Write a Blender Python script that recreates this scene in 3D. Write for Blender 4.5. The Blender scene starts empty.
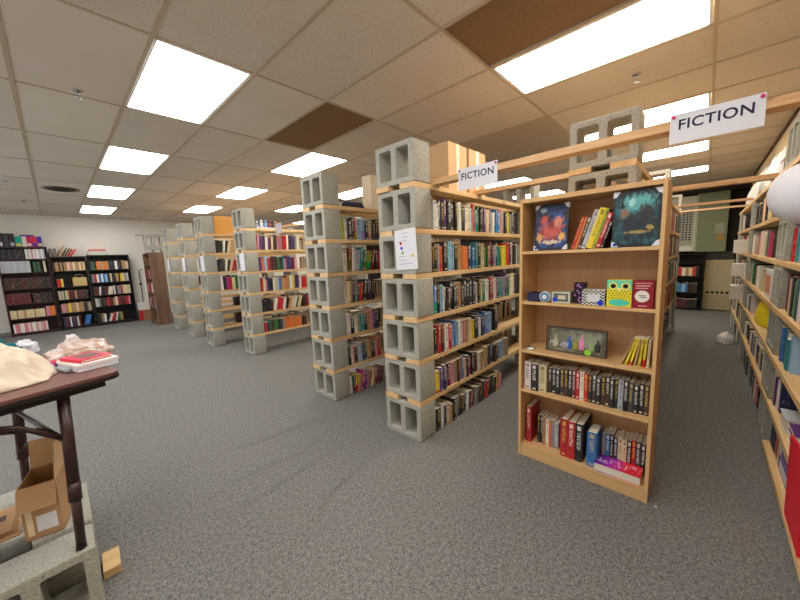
import bpy, bmesh, math, random
from mathutils import Vector, Matrix, noise
R = random.Random(7)
PI = math.pi
SC = bpy.context.scene
COL = SC.collection
CEIL = 2.853

# ------------------------------------------------------------------ materials
def srgb(h):
    h = h.lstrip('#'); v = [int(h[i:i+2], 16)/255 for i in (0, 2, 4)]
    return tuple(c/12.92 if c <= .04045 else ((c+.055)/1.055)**2.4 for c in v)

class NT:
    def __init__(s, name):
        s.m = bpy.data.materials.new(name); s.m.use_nodes = True
        s.t = s.m.node_tree; s.n = s.t.nodes; s.l = s.t.links
        s.b = s.n['Principled BSDF']
    def node(s, typ, **kw):
        n = s.n.new(typ)
        ins = kw.pop('ins', {})
        for k, v in kw.items(): setattr(n, k, v)
        for k, v in ins.items():
            if isinstance(v, bpy.types.NodeSocket): s.l.new(v, n.inputs[k])
            else: n.inputs[k].default_value = v
        return n
    def math(s, op, a, b=0.0, c=None):
        ins = {0: a, 1: b}
        if c is not None: ins[2] = c
        return s.node('ShaderNodeMath', operation=op, ins=ins).outputs[0]
    def mix(s, f, a, b):
        n = s.node('ShaderNodeMix', data_type='RGBA')
        for k, v in ((0, f), (6, a), (7, b)):
            if isinstance(v, bpy.types.NodeSocket): s.l.new(v, n.inputs[k])
            elif k == 0: n.inputs[0].default_value = v
            else: n.inputs[k].default_value = tuple(v)[:3]+(1,)
        return n.outputs[2]
    def noise(s, vec, scale, detail=2, rough=.5):
        return s.node('ShaderNodeTexNoise', ins={'Vector': vec, 'Scale': scale, 'Detail': detail, 'Roughness': rough}).outputs['Fac']
    def ramp(s, f, p0, p1):
        n = s.node('ShaderNodeMapRange', ins={0: f, 1: p0, 2: p1}); return n.outputs[0]
    def coord(s, which='Object'): return s.node('ShaderNodeTexCoord').outputs[which]
    def scale(s, vec, xyz): return s.node('ShaderNodeMapping', ins={'Vector': vec, 'Scale': xyz}).outputs[0]
    def base(s, sock, rough=.6, spec=.3):
        if isinstance(sock, bpy.types.NodeSocket): s.l.new(sock, s.b.inputs['Base Color'])
        else: s.b.inputs['Base Color'].default_value = tuple(sock)+(1,)
        s.b.inputs['Roughness'].default_value = rough
        s.b.inputs['Specular IOR Level'].default_value = spec
        return s
    def bump(s, h, strength=.3, dist=.003):
        n = s.node('ShaderNodeBump', ins={'Height': h, 'Strength': strength, 'Distance': dist})
        s.l.new(n.outputs[0], s.b.inputs['Normal']); return s

MC = {}
def plain(name, hexc, rough=.6, var=.08, scale=18, metal=0, spec=.3, alpha=None):
    if name in MC: return MC[name]
    k = NT(name); c = srgb(hexc)
    f = k.noise(k.coord(), scale, 3)
    k.base(k.mix(f, [x*(1-var) for x in c], [min(1, x*(1+var)) for x in c]), rough, spec)
    k.b.inputs['Metallic'].default_value = metal
    if alpha: k.b.inputs['Alpha'].default_value = alpha
    MC[name] = k.m; return k.m

def m_concrete():
    k = NT('concrete'); o = k.node('ShaderNodeObjectInfo').outputs['Random']
    v = k.coord()
    big = k.noise(v, 5, 4); fine = k.noise(v, 120, 3, .75); pit = k.noise(v, 60, 2)
    c = k.mix(k.ramp(fine, .3, .7), srgb('8c8b83'), srgb('c0bfb6'))
    c = k.mix(k.math('MULTIPLY', k.ramp(big, .45, .75), .35), c, srgb('a09c8c'))
    c = k.mix(k.math('MULTIPLY', o, .22), c, srgb('94938b'))
    c = k.mix(k.math('MULTIPLY', k.ramp(pit, .34, .26), .5), c, srgb('5e5d58'))
    k.base(c, .95, .1); k.bump(k.math('ADD', fine, k.math('MULTIPLY', pit, 1.4)), .7, .004)
    return k.m
def m_wood(name, a, b, axis='X', fine=90, knots=True, rough=.6):
    k = NT(name); o = k.node('ShaderNodeObjectInfo').outputs['Random']
    v = k.node('ShaderNodeVectorMath', operation='ADD', ins={0: k.coord(), 1: k.node('ShaderNodeCombineXYZ', ins={0: k.math('MULTIPLY', o, 37.), 1: k.math('MULTIPLY', o, 11.)}).outputs[0]}).outputs[0]
    sc = {'X': (.05, 1, 1), 'Y': (1, .05, 1), 'Z': (1, 1, .05)}[axis]
    g = k.noise(k.scale(v, sc), fine, 4, .6); w = k.noise(k.scale(v, sc), fine/6, 2)
    c = k.mix(k.ramp(k.math('ADD', k.math('MULTIPLY', g, .5), k.math('MULTIPLY', w, .5)), .35, .65), srgb(a), srgb(b))
    if knots:
        sk = {'X': (.4, 1, 1), 'Y': (1, .4, 1), 'Z': (1, 1, .4)}[axis]
        vo = k.node('ShaderNodeTexVoronoi', ins={'Vector': k.scale(v, sk), 'Scale': 5.5}).outputs['Distance']
        c = k.mix(k.math('MULTIPLY', k.ramp(vo, .11, .05), .6), c, srgb('8a5a30'))
    k.base(c, rough, .3); k.bump(g, .15, .002); return k.m
def m_carpet():
    k = NT('carpet'); v = k.coord()
    f = k.noise(v, 120, 2, .8); m = k.noise(v, 48, 3, .75); big = k.noise(v, .6, 3)
    t = k.math('ADD', k.math('MULTIPLY', f, .6), k.math('MULTIPLY', m, .4))
    c = k.mix(k.ramp(t, .36, .64), srgb('474746'), srgb('9c9b98'))
    c = k.mix(k.math('MULTIPLY', k.ramp(big, .4, .7), .15), c, srgb('6a6c66'))
    k.base(c, .95, .05)
    # long shallow ripples where the carpet has come loose
    h = k.math('MULTIPLY', k.math('ADD', f, m), .5)
    sp = k.node('ShaderNodeSeparateXYZ', ins={0: v}).outputs; wob = k.math('MULTIPLY', k.math('SUBTRACT', k.noise(v, 2.2, 2), .5), .22)
    for (x0, y0, x1, y1, w) in RIPPLES:
        L = math.hypot(x1-x0, y1-y0); ux, uy = (x1-x0)/L, (y1-y0)/L
        dx = k.math('SUBTRACT', sp[0], x0); dy = k.math('SUBTRACT', sp[1], y0)
        al = k.math('ADD', k.math('MULTIPLY', dx, ux), k.math('MULTIPLY', dy, uy))
        ac = k.math('ADD', k.math('SUBTRACT', k.math('MULTIPLY', dy, ux), k.math('MULTIPLY', dx, uy)), wob)
        g = k.math('MULTIPLY', k.ramp(k.math('ABSOLUTE', ac), w, 0.), k.math('MULTIPLY', k.ramp(al, -.2, .3), k.ramp(al, L+.2, L-.3)))
        h = k.math('ADD', h, k.math('MULTIPLY', g, 2.2))
    k.bump(h, .9, .012); return k.m
RIPPLES = [(.45, 2.0, 1.45, 2.1, .05), (.55, 2.75, 1.6, 2.55, .05), (.5, 2.25, 1.4, 2.28, .04), (.75, 1.55, 1.5, 1.75, .04)]
def m_tile():
    k = NT('ceiling_tile'); v = k.coord()
    at = k.node('ShaderNodeAttribute', attribute_name='rnd').outputs['Fac']
    rg = k.node('ShaderNodeAttribute', attribute_name='rough').outputs['Fac']
    n1 = k.noise(v, 120, 3, .6); n2 = k.noise(v, 2.2, 3); pit = k.noise(v, 85, 1, .5)
    c = k.mix(at, srgb('dcd3c8'), srgb('e8dfd3'))
    c = k.mix(k.math('MULTIPLY', k.ramp(n2, .42, .75), .3), c, srgb('d6c8b2'))
    c = k.mix(k.math('MULTIPLY', k.ramp(pit, .36, .27), k.math('ADD', k.math('MULTIPLY', rg, .45), .10)), c, srgb('a89680'))
    c = k.mix(k.math('MULTIPLY', k.math('GREATER_THAN', rg, 1.5), .4), c, srgb('a58d66'))
    k.base(c, .95, .05); k.bump(k.math('MULTIPLY', k.math('ADD', n1, pit), k.math('ADD', rg, .15)), .5, .005); return k.m
def m_cover():
    """cloth / paper binding in the colour of the object, with worn title and author blocks on the spine"""
    k = NT('book_cover'); oi = k.node('ShaderNodeObjectInfo'); r = oi.outputs['Random']; col = oi.outputs['Color']
    xyz = k.node('ShaderNodeSeparateXYZ', ins={0: k.coord('Generated')}); x, y, z = xyz.outputs
    spine = k.math('LESS_THAN', y, .04)
    lum = k.node('ShaderNodeRGBToBW', ins={0: col}).outputs[0]
    def r2(a): return k.math('FRACT', k.math('MULTIPLY', r, a))
    off = k.node('ShaderNodeCombineXYZ', ins={0: k.math('MULTIPLY', r, 91.), 1: 0., 2: k.math('MULTIPLY', r, 53.)}).outputs[0]
    v = k.node('ShaderNodeVectorMath', operation='ADD', ins={0: k.coord('Generated'), 1: off}).outputs[0]
    t = k.noise(k.scale(v, (4, 0, 44)), 1.0, 2)
    light = k.mix(k.math('GREATER_THAN', r2(17.), .7), srgb('f2efe6'), srgb('d9b64c'))
    dark = k.mix(r2(23.), srgb('1a1a20'), srgb('6a1a20'))
    acc = k.mix(k.ramp(lum, .16, .3), light, dark)
    def band(a, b): return k.math('MULTIPLY', k.math('GREATER_THAN', z, a), k.math('LESS_THAN', z, b))
    xin = k.math('LESS_THAN', k.math('ABSOLUTE', k.math('SUBTRACT', x, .5)), .24)
    title = k.math('MULTIPLY', k.math('MULTIPLY', band(k.math('ADD', .28, k.math('MULTIPLY', r2(5.), .2)), .78), k.math('GREATER_THAN', t, .51)), xin)
    auth = k.math('MULTIPLY', k.math('MULTIPLY', band(.83, .95), k.math('GREATER_THAN', t, .4)), xin)
    pub = k.math('MULTIPLY', k.math('MULTIPLY', band(.05, .1), xin), k.math('GREATER_THAN', r2(7.), .4))
    mask = k.math('MULTIPLY', k.math('MAXIMUM', k.math('MAXIMUM', title, auth), pub), spine)
    # second colour block on some jackets
    blk = k.math('MULTIPLY', k.math('MULTIPLY', k.math('GREATER_THAN', r2(11.), .82), k.math('LESS_THAN', z, k.math('MULTIPLY', r2(31.), .5))), spine)
    c2 = k.node('ShaderNodeHueSaturation', ins={'Hue': k.math('ADD', .3, k.math('MULTIPLY', r2(13.), .4)), 'Saturation': 1.1, 'Value': .8, 'Color': col}).outputs[0]
    mott = k.noise(k.scale(v, (8, 8, 8)), 1., 3)
    c = k.mix(k.math('MULTIPLY', k.ramp(mott, .4, .7), .2), col, [.25, .24, .23])
    c = k.mix(blk, c, c2); c = k.mix(k.math('MULTIPLY', mask, .72), c, acc)
    k.base(c, .45, .35); return k.m
def m_pages():
    k = NT('book_pages'); v = k.coord('Generated')
    f = k.noise(k.scale(v, (60, 1, 1)), 1., 2)
    k.base(k.mix(f, srgb('c9bea6'), srgb('f0e9da')), .9, .1); return k.m
def m_attr(name='mixed_covers'):
    k = NT(name); a = k.node('ShaderNodeAttribute', attribute_name='Col').outputs['Color']
    n = k.noise(k.scale(k.coord(), (60, 60, 26)), 1.5, 2)
    k.base(k.mix(k.math('MULTIPLY', k.ramp(n, .54, .64), .18), a, srgb('d8cdb8')), .55, .3); return k.m
def m_emit(name, col, s):
    k = NT(name); k.b.inputs['Base Color'].default_value = (.9, .9, .9, 1)
    k.b.inputs['Emission Color'].default_value = tuple(col)+(1,); k.b.inputs['Emission Strength'].default_value = s
    return k.m
def m_art(name, bg, glow, blobs, seed):
    """dark printed canvas: coloured clouds around soft warm/cool shapes"""
    k = NT(name); v = k.coord('Generated')
    vv = k.node('ShaderNodeVectorMath', operation='ADD', ins={0: v, 1: (seed, seed*2, 0)}).outputs[0]
    n = k.noise(vv, 4.5, 5, .65); n2 = k.noise(vv, 13, 4)
    c = k.mix(k.ramp(n, .42, .62), srgb(bg), srgb(glow))
    sep = k.node('ShaderNodeSeparateXYZ', ins={0: v}).outputs
    for (cx, cz, rx, rz, h) in blobs:
        dx = k.math('DIVIDE', k.math('SUBTRACT', sep[1], cx), rx); dz = k.math('DIVIDE', k.math('SUBTRACT', sep[2], cz), rz)
        d = k.math('SQRT', k.math('ADD', k.math('MULTIPLY', dx, dx), k.math('MULTIPLY', dz, dz)))
        d = k.math('ADD', d, k.math('MULTIPLY', k.math('SUBTRACT', n2, .5), 1.9))
        c = k.mix(k.math('MULTIPLY', k.ramp(d, 1.1, .6), .9), c, srgb(h))
    # dark margin of the print
    ex = k.math('MAXIMUM', k.math('ABSOLUTE', k.math('SUBTRACT', sep[1], .5)), k.math('ABSOLUTE', k.math('SUBTRACT', sep[2], .5)))
    c = k.mix(k.ramp(k.math('ADD', ex, k.math('MULTIPLY', k.math('SUBTRACT', n2, .5), .12)), .40, .47), c, srgb(bg))
    k.base(c, .4, .4); return k.m

M_CON = m_concrete(); M_PINE = m_wood('pine_board', 'c79f6c', 'e6c795'); M_PINE_END = m_wood('pine_offcut', 'c98d4e', 'e0ac68')
M_PINEY = m_wood('pine_beam', 'c79a6c', 'e2bd92', 'Y')
M_BEECH = m_wood('beech_laminate', 'cba26e', 'dbb482', 'Y', 60, False, .5); M_BEECHZ = m_wood('beech_panel', 'cba26e', 'dbb482', 'Z', 60, False, .5)
M_BEECHB = m_wood('beech_backing', 'c0936a', 'cda37a', 'Z', 40, False, .6)
M_CARPET = m_carpet(); M_TILE = m_tile(); M_COVER = m_cover(); M_PAGES = m_pages(); M_ATTR = m_attr()
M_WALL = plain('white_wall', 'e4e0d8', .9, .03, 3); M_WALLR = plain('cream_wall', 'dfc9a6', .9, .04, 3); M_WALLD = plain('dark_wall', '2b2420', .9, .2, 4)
M_TBAR = plain('ceiling_tee', 'c4b49e', .5, .06, 6); M_DKTILE = plain('brown_ceiling_tile', '8d7053', .95, .3, 60)
M_LFRAME = plain('white_enamel', 'e8e8e6', .4, .02); M_LIT = m_emit('lit_diffuser', (1., .972, .93), 8.0); M_LITW = m_emit('lit_diffuser_warm', (1., .92, .78), 8.6)
M_BLACK = plain('black_veneer', '1d1a1b', .5, .2, 20); M_DKRED = plain('dark_mahogany', '3a2022', .45, .15, 20)
M_GREYW = m_wood('grey_brown_laminate', '5f4839', '866a56', 'Z', 50, False, .6)
M_PAPER = plain('white_paper', 'dcdce5', .8, .02, 8); M_CARD = plain('cardboard', 'b58f6a', .9, .06, 14); M_CARDL = plain('pale_cardboard', 'd0ac84', .9, .05, 14); M_CARDD = plain('brown_cardboard', '9a6f52', .9, .06, 14)
M_TAPE = plain('packing_tape', 'e3d2b0', .3, .03, 8, spec=.6)
M_INK = plain('dark_blue_ink', '23203f', .6, .03); M_BLK = plain('black_plastic', '17171a', .4, .1); M_CHROME = plain('chrome', 'c9c9c9', .2, .03, 8, 1.)
M_TABLE = plain('brown_table_laminate', '6a423e', .4, .08, 40, spec=.5); M_TEDGE = plain('black_edge', '231a1b', .5, .1); M_TLEG = plain('brown_steel', '3a2322', .35, .05, 10, .2, .5)

def sw(hexc, rough=.6): return plain('colour_'+hexc, hexc, rough, .06, 30)

# ------------------------------------------------------------------ mesh helpers
class MB:
    def __init__(s): s.v = []; s.f = []; s.sm = []
    def add(s, vs, fs, smooth=False, mx=None):
        o = len(s.v)
        s.v += [tuple(mx @ Vector(p)) if mx else tuple(p) for p in vs]
        s.f += [tuple(i+o for i in f) for f in fs]; s.sm += [smooth]*len(fs); return s
    def box(s, x0, x1, y0, y1, z0, z1, mx=None):
        vs = [(x0,y0,z0),(x1,y0,z0),(x1,y1,z0),(x0,y1,z0),(x0,y0,z1),(x1,y0,z1),(x1,y1,z1),(x0,y1,z1)]
        return s.add(vs, [(3,2,1,0),(4,5,6,7),(0,1,5,4),(1,2,6,5),(2,3,7,6),(3,0,4,7)], False, mx)
    def prism(s, pts, z0, z1, mx=None):
        n = len(pts)
        vs = [(x,y,z0) for x,y in pts]+[(x,y,z1) for x,y in pts]
        return s.add(vs, [tuple(range(n))[::-1], tuple(range(n,2*n))]+[(i,(i+1)%n,n+(i+1)%n,n+i) for i in range(n)], False, mx)
    def tube(s, path, r, seg=10, caps=True):
        P = [Vector(p) for p in path]; n = len(P); o = len(s.v); ref = None
        for i, p in enumerate(P):
            d = (P[min(i+1,n-1)]-P[max(i-1,0)]).normalized()
            if ref is None: ref = Vector((0,0,1)) if abs(d.z) < .9 else Vector((1,0,0))
            a = d.cross(ref).normalized(); b = a.cross(d).normalized(); ref = b
            rr = r[i] if isinstance(r, (list, tuple)) else r
            for k in range(seg):
                t = 2*PI*k/seg; s.v.append(tuple(p+a*rr*math.cos(t)+b*rr*math.sin(t)))
        for i in range(n-1):
            for k in range(seg):
                s.f.append((o+i*seg+k, o+i*seg+(k+1)%seg, o+(i+1)*seg+(k+1)%seg, o+(i+1)*seg+k)); s.sm.append(True)
        if caps:
            s.f.append(tuple(range(o+seg-1, o-1, -1))); s.sm.append(False)
            s.f.append(tuple(range(o+(n-1)*seg, o+n*seg))); s.sm.append(False)
        return s
    def lathe(s, prof, seg=24, mx=None):
        o = len(s.v); n = len(prof)
        for r, z in prof:
            for k in range(seg):
                p = Vector((r*math.cos(2*PI*k/seg), r*math.sin(2*PI*k/seg), z)); s.v.append(tuple(mx @ p) if mx else tuple(p))
        for i in range(n-1):
            for k in range(seg):
                s.f.append((o+i*seg+k, o+i*seg+(k+1)%seg, o+(i+1)*seg+(k+1)%seg, o+(i+1)*seg+k)); s.sm.append(True)
        s.f.append(tuple(range(o+seg-1,o-1,-1))); s.sm.append(False)
        s.f.append(tuple(range(o+(n-1)*seg,o+n*seg))); s.sm.append(False)
        return s
    def mesh(s, name):
        m = bpy.data.meshes.new(name); m.from_pydata(s.v, [], s.f)
        m.polygons.foreach_set('use_smooth', s.sm)
        bm = bmesh.new(); bm.from_mesh(m); bmesh.ops.recalc_face_normals(bm, faces=bm.faces); bm.to_mesh(m); bm.free()
        m.update(); return m

def link(name, mesh, mat=None, parent=None, loc=(0,0,0), rot=(0,0,0), bevel=0, scale=None):
    o = bpy.data.objects.new(name, mesh); COL.objects.link(o)
    o.location = loc; o.rotation_euler = rot
    if scale: o.scale = scale
    if mat and mesh and not mesh.materials: mesh.materials.append(mat)
    if parent: o.parent = parent
    if bevel:
        b = o.modifiers.new('bevel', 'BEVEL'); b.width = bevel; b.segments = 2; b.limit_method = 'ANGLE'; b.angle_limit = .6
    return o
def obj(name, mb, mat, parent=None, loc=(0,0,0), rot=(0,0,0), bevel=0): return link(name, mb.mesh(name), mat, parent, loc, rot, bevel)
def tag(o, label, cat, group=None, kind=None):
    o['label'] = label; o['category'] = cat
    if group: o['group'] = group
    if kind: o['kind'] = kind
    return o
def thing(name, label, cat, loc=(0,0,0), rot=(0,0,0), group=None): return tag(link(name, None, loc=loc, rot=rot), label, cat, group)
def struct(name, mb, mat, parent=None, **kw):
    o = obj(name, mb, mat, parent, **kw); o['kind'] = 'structure'; return o
def bx(*a): return MB().box(*a)
ORD = 'zeroth first second third fourth fifth sixth seventh eighth ninth tenth eleventh twelfth thirteenth fourteenth fifteenth sixteenth seventeenth eighteenth nineteenth twentieth'.split()
def ordn(i):
    if i <= 20: return ORD[i]
    t = {2: 'twenty', 3: 'thirty', 4: 'forty', 5: 'fifty'}[i//10]
    return t+'-'+ORD[i % 10] if i % 10 else {'twenty': 'twentieth', 'thirty': 'thirtieth', 'forty': 'fortieth', 'fifty': 'fiftieth'}[t]
def text_mesh(txt, size, depth=.0008):
    c = bpy.data.curves.new('lettering', 'FONT'); c.body = txt; c.size = size; c.extrude = depth; c.align_x = 'CENTER'; c.align_y = 'CENTER'; c.resolution_u = 3; c.space_character = 1.05; c.offset = .0010
    o = bpy.data.objects.new('t', c); COL.objects.link(o); dg = bpy.context.evaluated_depsgraph_get()
    m = bpy.data.meshes.new_from_object(o.evaluated_get(dg)); bpy.data.objects.remove(o); m.materials.clear(); return m
def blob(rx, ry, rz, seed, amp=.2, freq=2., flat=True, sub=4, folds=0, ff=9):
    bm = bmesh.new(); bmesh.ops.create_icosphere(bm, subdivisions=sub, radius=1)
    for v in bm.verts:
        p = v.co.copy(); q = p*freq+Vector((seed*3.1, seed*1.7, seed))
        d = 1+amp*noise.noise(q)+amp*.45*noise.noise(q*2.3)
        if folds: d += folds*(1-abs(noise.noise(Vector((p.x*2, p.y*ff*.5, p.z*2))+Vector((seed, 0, 0))))*2)*.5
        p *= d
        if flat and p.z < 0: p.z *= .02
        v.co = Vector((p.x*rx, p.y*ry, p.z*rz))
    zmin = min(v.co.z for v in bm.verts)
    for v in bm.verts: v.co.z -= zmin
    for f in bm.faces: f.smooth = True
    m = bpy.data.meshes.new('blob'); bm.to_mesh(m); bm.free(); return m

# ------------------------------------------------------------------ camera
f_px, yaw, pitch, roll = 323.84, .8127, .1308, -.0394
cam = bpy.data.cameras.new('camera'); cam.sensor_width = 36; cam.lens = 36*f_px/800; cam.clip_start = .05
co = bpy.data.objects.new('camera', cam); COL.objects.link(co); SC.camera = co
cy, sy, cp, sp, cr, sr = math.cos(yaw), math.sin(yaw), math.cos(pitch), math.sin(pitch), math.cos(roll), math.sin(roll)
fw = Vector((sy*cp, cy*cp, -sp)); rt = Vector((cy, -sy, 0)); up = rt.cross(fw)
r2, u2 = cr*rt+sr*up, -sr*rt+cr*up
co.matrix_world = Matrix(((r2.x, u2.x, -fw.x, 0), (r2.y, u2.y, -fw.y, 0), (r2.z, u2.z, -fw.z, 1.4857), (0, 0, 0, 1)))

# ------------------------------------------------------------------ room shell
XL, XR, YR, YB = -2.6, 10.4, -.60, 11.92
struct('floor', bx(XL, XR, YR, YB, -.05, 0), M_CARPET)
struct('wall_back', bx(XL-.1, XR+.1, YB, YB+.1, 0, CEIL+.25), M_WALL)
struct('wall_right', bx(XL, XR, YR-.1, YR, 0, CEIL+.25), M_WALLR)
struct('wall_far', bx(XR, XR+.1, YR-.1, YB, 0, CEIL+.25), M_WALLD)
mb = MB(); ys = [YR, .2, 2.6, 3.0, 5.4, 5.8, 8.2, 8.6, 11.0, YB]
mb.box(XL-.1, XL, YR-.1, YB, 0, .45).box(XL-.1, XL, YR-.1, YB, 2.6, CEIL+.25)
for q in range(0, 10, 2): mb.box(XL-.1, XL, ys[q], ys[q+1], .45, 2.6)
struct('wall_left', mb, M_WALL)
for q in range(4):                                   # unseen windows, added so daylight fills the shelf fronts
    a, b = ys[1+2*q], ys[2+2*q]; mb = MB()
    for c in ((a, a+.05, .45, 2.6), (b-.05, b, .45, 2.6), (a, b, .45, .5), (a, b, 2.55, 2.6), ((a+b)/2-.02, (a+b)/2+.02, .5, 2.55)): mb.box(XL-.07, XL-.02, *c)
    struct(f'fill_window_{q+1}', mb, plain('white_enamel', 'e8e8e6'))
struct('baseboard_back', bx(XL, XR, YB-.012, YB, 0, .09), plain('grey_rubber', '8a8884', .6))
GX, GY, TX, TY = -.0392, 2.4824, .6096, 1.2192
LIGHTS = [(1,0),(1,2),(1,4),(1,6),(4,-2),(4,1),(4,3),(4,5),(7,-2),(7,2),(7,4),(10,-2),(10,0),(13,-2),(13,0),(10,3),(13,3),(10,6),(13,6),(-2,0),(-2,2),(-2,4),(1,-2),(-2,-2)]  # the hidden panels deep over the far shelves are added for lighting
DARK_TILES = [(3,0),(3,-2)]  # dark brown tiles set just above the grid
ROUGH = {(2,-1):1,(1,-1):1,(0,-1):1,(2,-2):1,(3,-1):1,(5,-1):1,(6,-1):2,(1,0):0,(5,0):1,(7,-1):2,(7,0):2}
mb = MB(); rnd = []; rgh = []
c0, c1 = math.floor((XL-GX)/TX), math.ceil((XR-GX)/TX)
for c in range(c0, c1):
    for r in range(-3, 8):
        if (c, r) in LIGHTS or (c, r) in DARK_TILES: continue
        x0, x1 = max(GX+c*TX, XL), min(GX+(c+1)*TX, XR); y0, y1 = max(GY+r*TY, YR), min(GY+(r+1)*TY, YB)
        if x1-x0 < .01 or y1-y0 < .01: continue
        mb.add([(x0,y0,CEIL),(x1,y0,CEIL),(x1,y1,CEIL),(x0,y1,CEIL),(x0,y0,CEIL+.02),(x1,y0,CEIL+.02),(x1,y1,CEIL+.02),(x0,y1,CEIL+.02)],
               [(0,1,2,3),(7,6,5,4),(0,4,5,1),(1,5,6,2),(2,6,7,3),(3,7,4,0)])
        a, b = R.random(), ROUGH.get((c, r), 1 if R.random() < .3 else 0)
        rnd += [a]*6; rgh += [b]*6
ceil = struct('ceiling', mb, M_TILE)
for n, d in (('rnd', rnd), ('rough', rgh)):
    at = ceil.data.attributes.new(n, 'FLOAT', 'FACE'); at.data.foreach_set('value', [float(q) for q in d])
struct('trim_1', bx(XL, XR, YR, YB, CEIL+.22, CEIL+.25), M_WALLR)   # deck above the suspended tiles
mb = MB(); w = .012
for c in range(c0, c1+1):
    x = GX+c*TX
    if XL < x < XR: mb.box(x-w, x+w, YR, YB, CEIL-.006, CEIL+.012)
for r in range(-3, 9):
    y = GY+r*TY
    if YR < y < YB: mb.box(XL, XR, y-w*.8, y+w*.8, CEIL-.005, CEIL+.011)
mb.box(XL, XR, YR, YR+.02, CEIL-.01, CEIL); mb.box(XL, XR, YB-.02, YB, CEIL-.01, CEIL); mb.box(XR-.02, XR, YR, YB, CEIL-.01, CEIL)
struct('trim_2', mb, M_TBAR)
mb = MB()
for c, r in DARK_TILES:
    x0, x1, y0, y1 = GX+c*TX, GX+(c+1)*TX, max(GY+r*TY, YR), GY+(r+1)*TY
    mb.box(x0, x1, y0, y1, CEIL+.012, CEIL+.03)
struct('trim_3', mb, M_DKTILE)
# right-hand wall junction strip, dark bulkhead at the far end
struct('trim_4', bx(XL, XR, YR, YR+.012, CEIL-.045, CEIL-.012), plain('dark_brown_strip', '4a2c1c', .6))
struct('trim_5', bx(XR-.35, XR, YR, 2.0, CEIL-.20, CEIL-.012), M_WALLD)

# ------------------------------------------------------------------ ceiling lights
fr = MB(); W, L = TX-.028, TY-.03
for a in ((-W/2,-W/2+.018,-L/2,L/2),(W/2-.018,W/2,-L/2,L/2),(-W/2,W/2,-L/2,-L/2+.018),(-W/2,W/2,L/2-.018,L/2)): fr.box(*a, -.004, .02)
frm = fr.mesh('light_frame'); frm.materials.append(M_LFRAME)
df = MB().add([(-W/2+.018,-L/2+.018,0),(W/2-.018,-L/2+.018,0),(W/2-.018,L/2-.018,0),(-W/2+.018,L/2-.018,0),(-W/2+.04,-L/2+.04,-.012),(W/2-.04,-L/2+.04,-.012),(W/2-.04,L/2-.04,-.012),(-W/2+.04,L/2-.04,-.012)],
              [(3,2,1,0),(4,5,6,7),(0,1,5,4),(1,2,6,5),(2,3,7,6),(3,0,4,7)])
dm = df.mesh('light_diffuser'); dmw = dm.copy(); dm.materials.append(M_LIT); dmw.materials.append(M_LITW)
row_name = {1: 'over the open carpet', 4: 'over the block column ends', 7: 'over the middle of the shelves', 10: 'in the third line over the shelves', 13: 'in the last line over the shelves', -2: 'beyond the left photo edge'}
seen = {}
for c, r in sorted(LIGHTS, key=lambda q: (q[0], q[1])):
    y0, y1 = max(GY+r*TY, YR), GY+(r+1)*TY
    k = seen[c] = seen.get(c, 0)+1
    t = thing('ceiling_light', f'white lit ceiling panel, {ordn(k)} from the right wall, {row_name[c]}', 'ceiling light', (GX+(c+.5)*TX, (y0+y1)/2, CEIL), group='recessed ceiling lights')
    link('frame', frm, parent=t); link('diffuser', dmw if c >= 4 and not (c == 4 and r >= 3) else dm, parent=t)

# sprinklers, round vent, detector marks
def sprinkler(x, y, label):
    t = thing('ceiling_sprinkler', label, 'sprinkler', (x, y, CEIL), group='ceiling sprinklers')
    obj('escutcheon', MB().lathe([(.034, 0), (.032, -.006), (.014, -.009)]), M_CHROME, t)
    obj('nozzle', MB().lathe([(.010, -.009), (.010, -.03), (.006, -.034)], 12), M_CHROME, t)
    a = MB()
    for s in (-1, 1): a.tube([(s*.01, 0, -.028), (s*.018, 0, -.042), (s*.006, 0, -.056)], .003, 8)
    obj('yoke', a, M_CHROME, t); obj('deflector', MB().lathe([(.018, -.055), (.02, -.058), (.004, -.060)], 16), M_CHROME, t)
for p, l in (((.293, 3.60), 'chrome sprinkler head beside the large light over the open carpet'), ((3.352, .49), 'chrome sprinkler head between the two light strips above the bookcase'),
             ((2.75, 5.75), 'small sprinkler head between two lights over the block columns'), ((-.33, 7.7), 'small sprinkler head left of the round ceiling vent'), ((-.23, 9.6), 'small sprinkler head high near the back wall bookcases')):
    sprinkler(*p, l)
t = thing('ceiling_vent', 'round dark ceiling vent in a tile towards the back wall', 'vent', (.254, 8.0, CEIL))
obj('rim', MB().lathe([(.235, 0), (.235, -.008), (.215, -.012), (.205, -.006)], 32), plain('tan_enamel', '8d7a66', .5), t)
obj('grille', MB().lathe([(.205, -.004), (.15, -.02), (.14, -.012), (.08, -.028), (.07, -.018), (.01, -.03)], 32), M_BLK, t)

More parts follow.
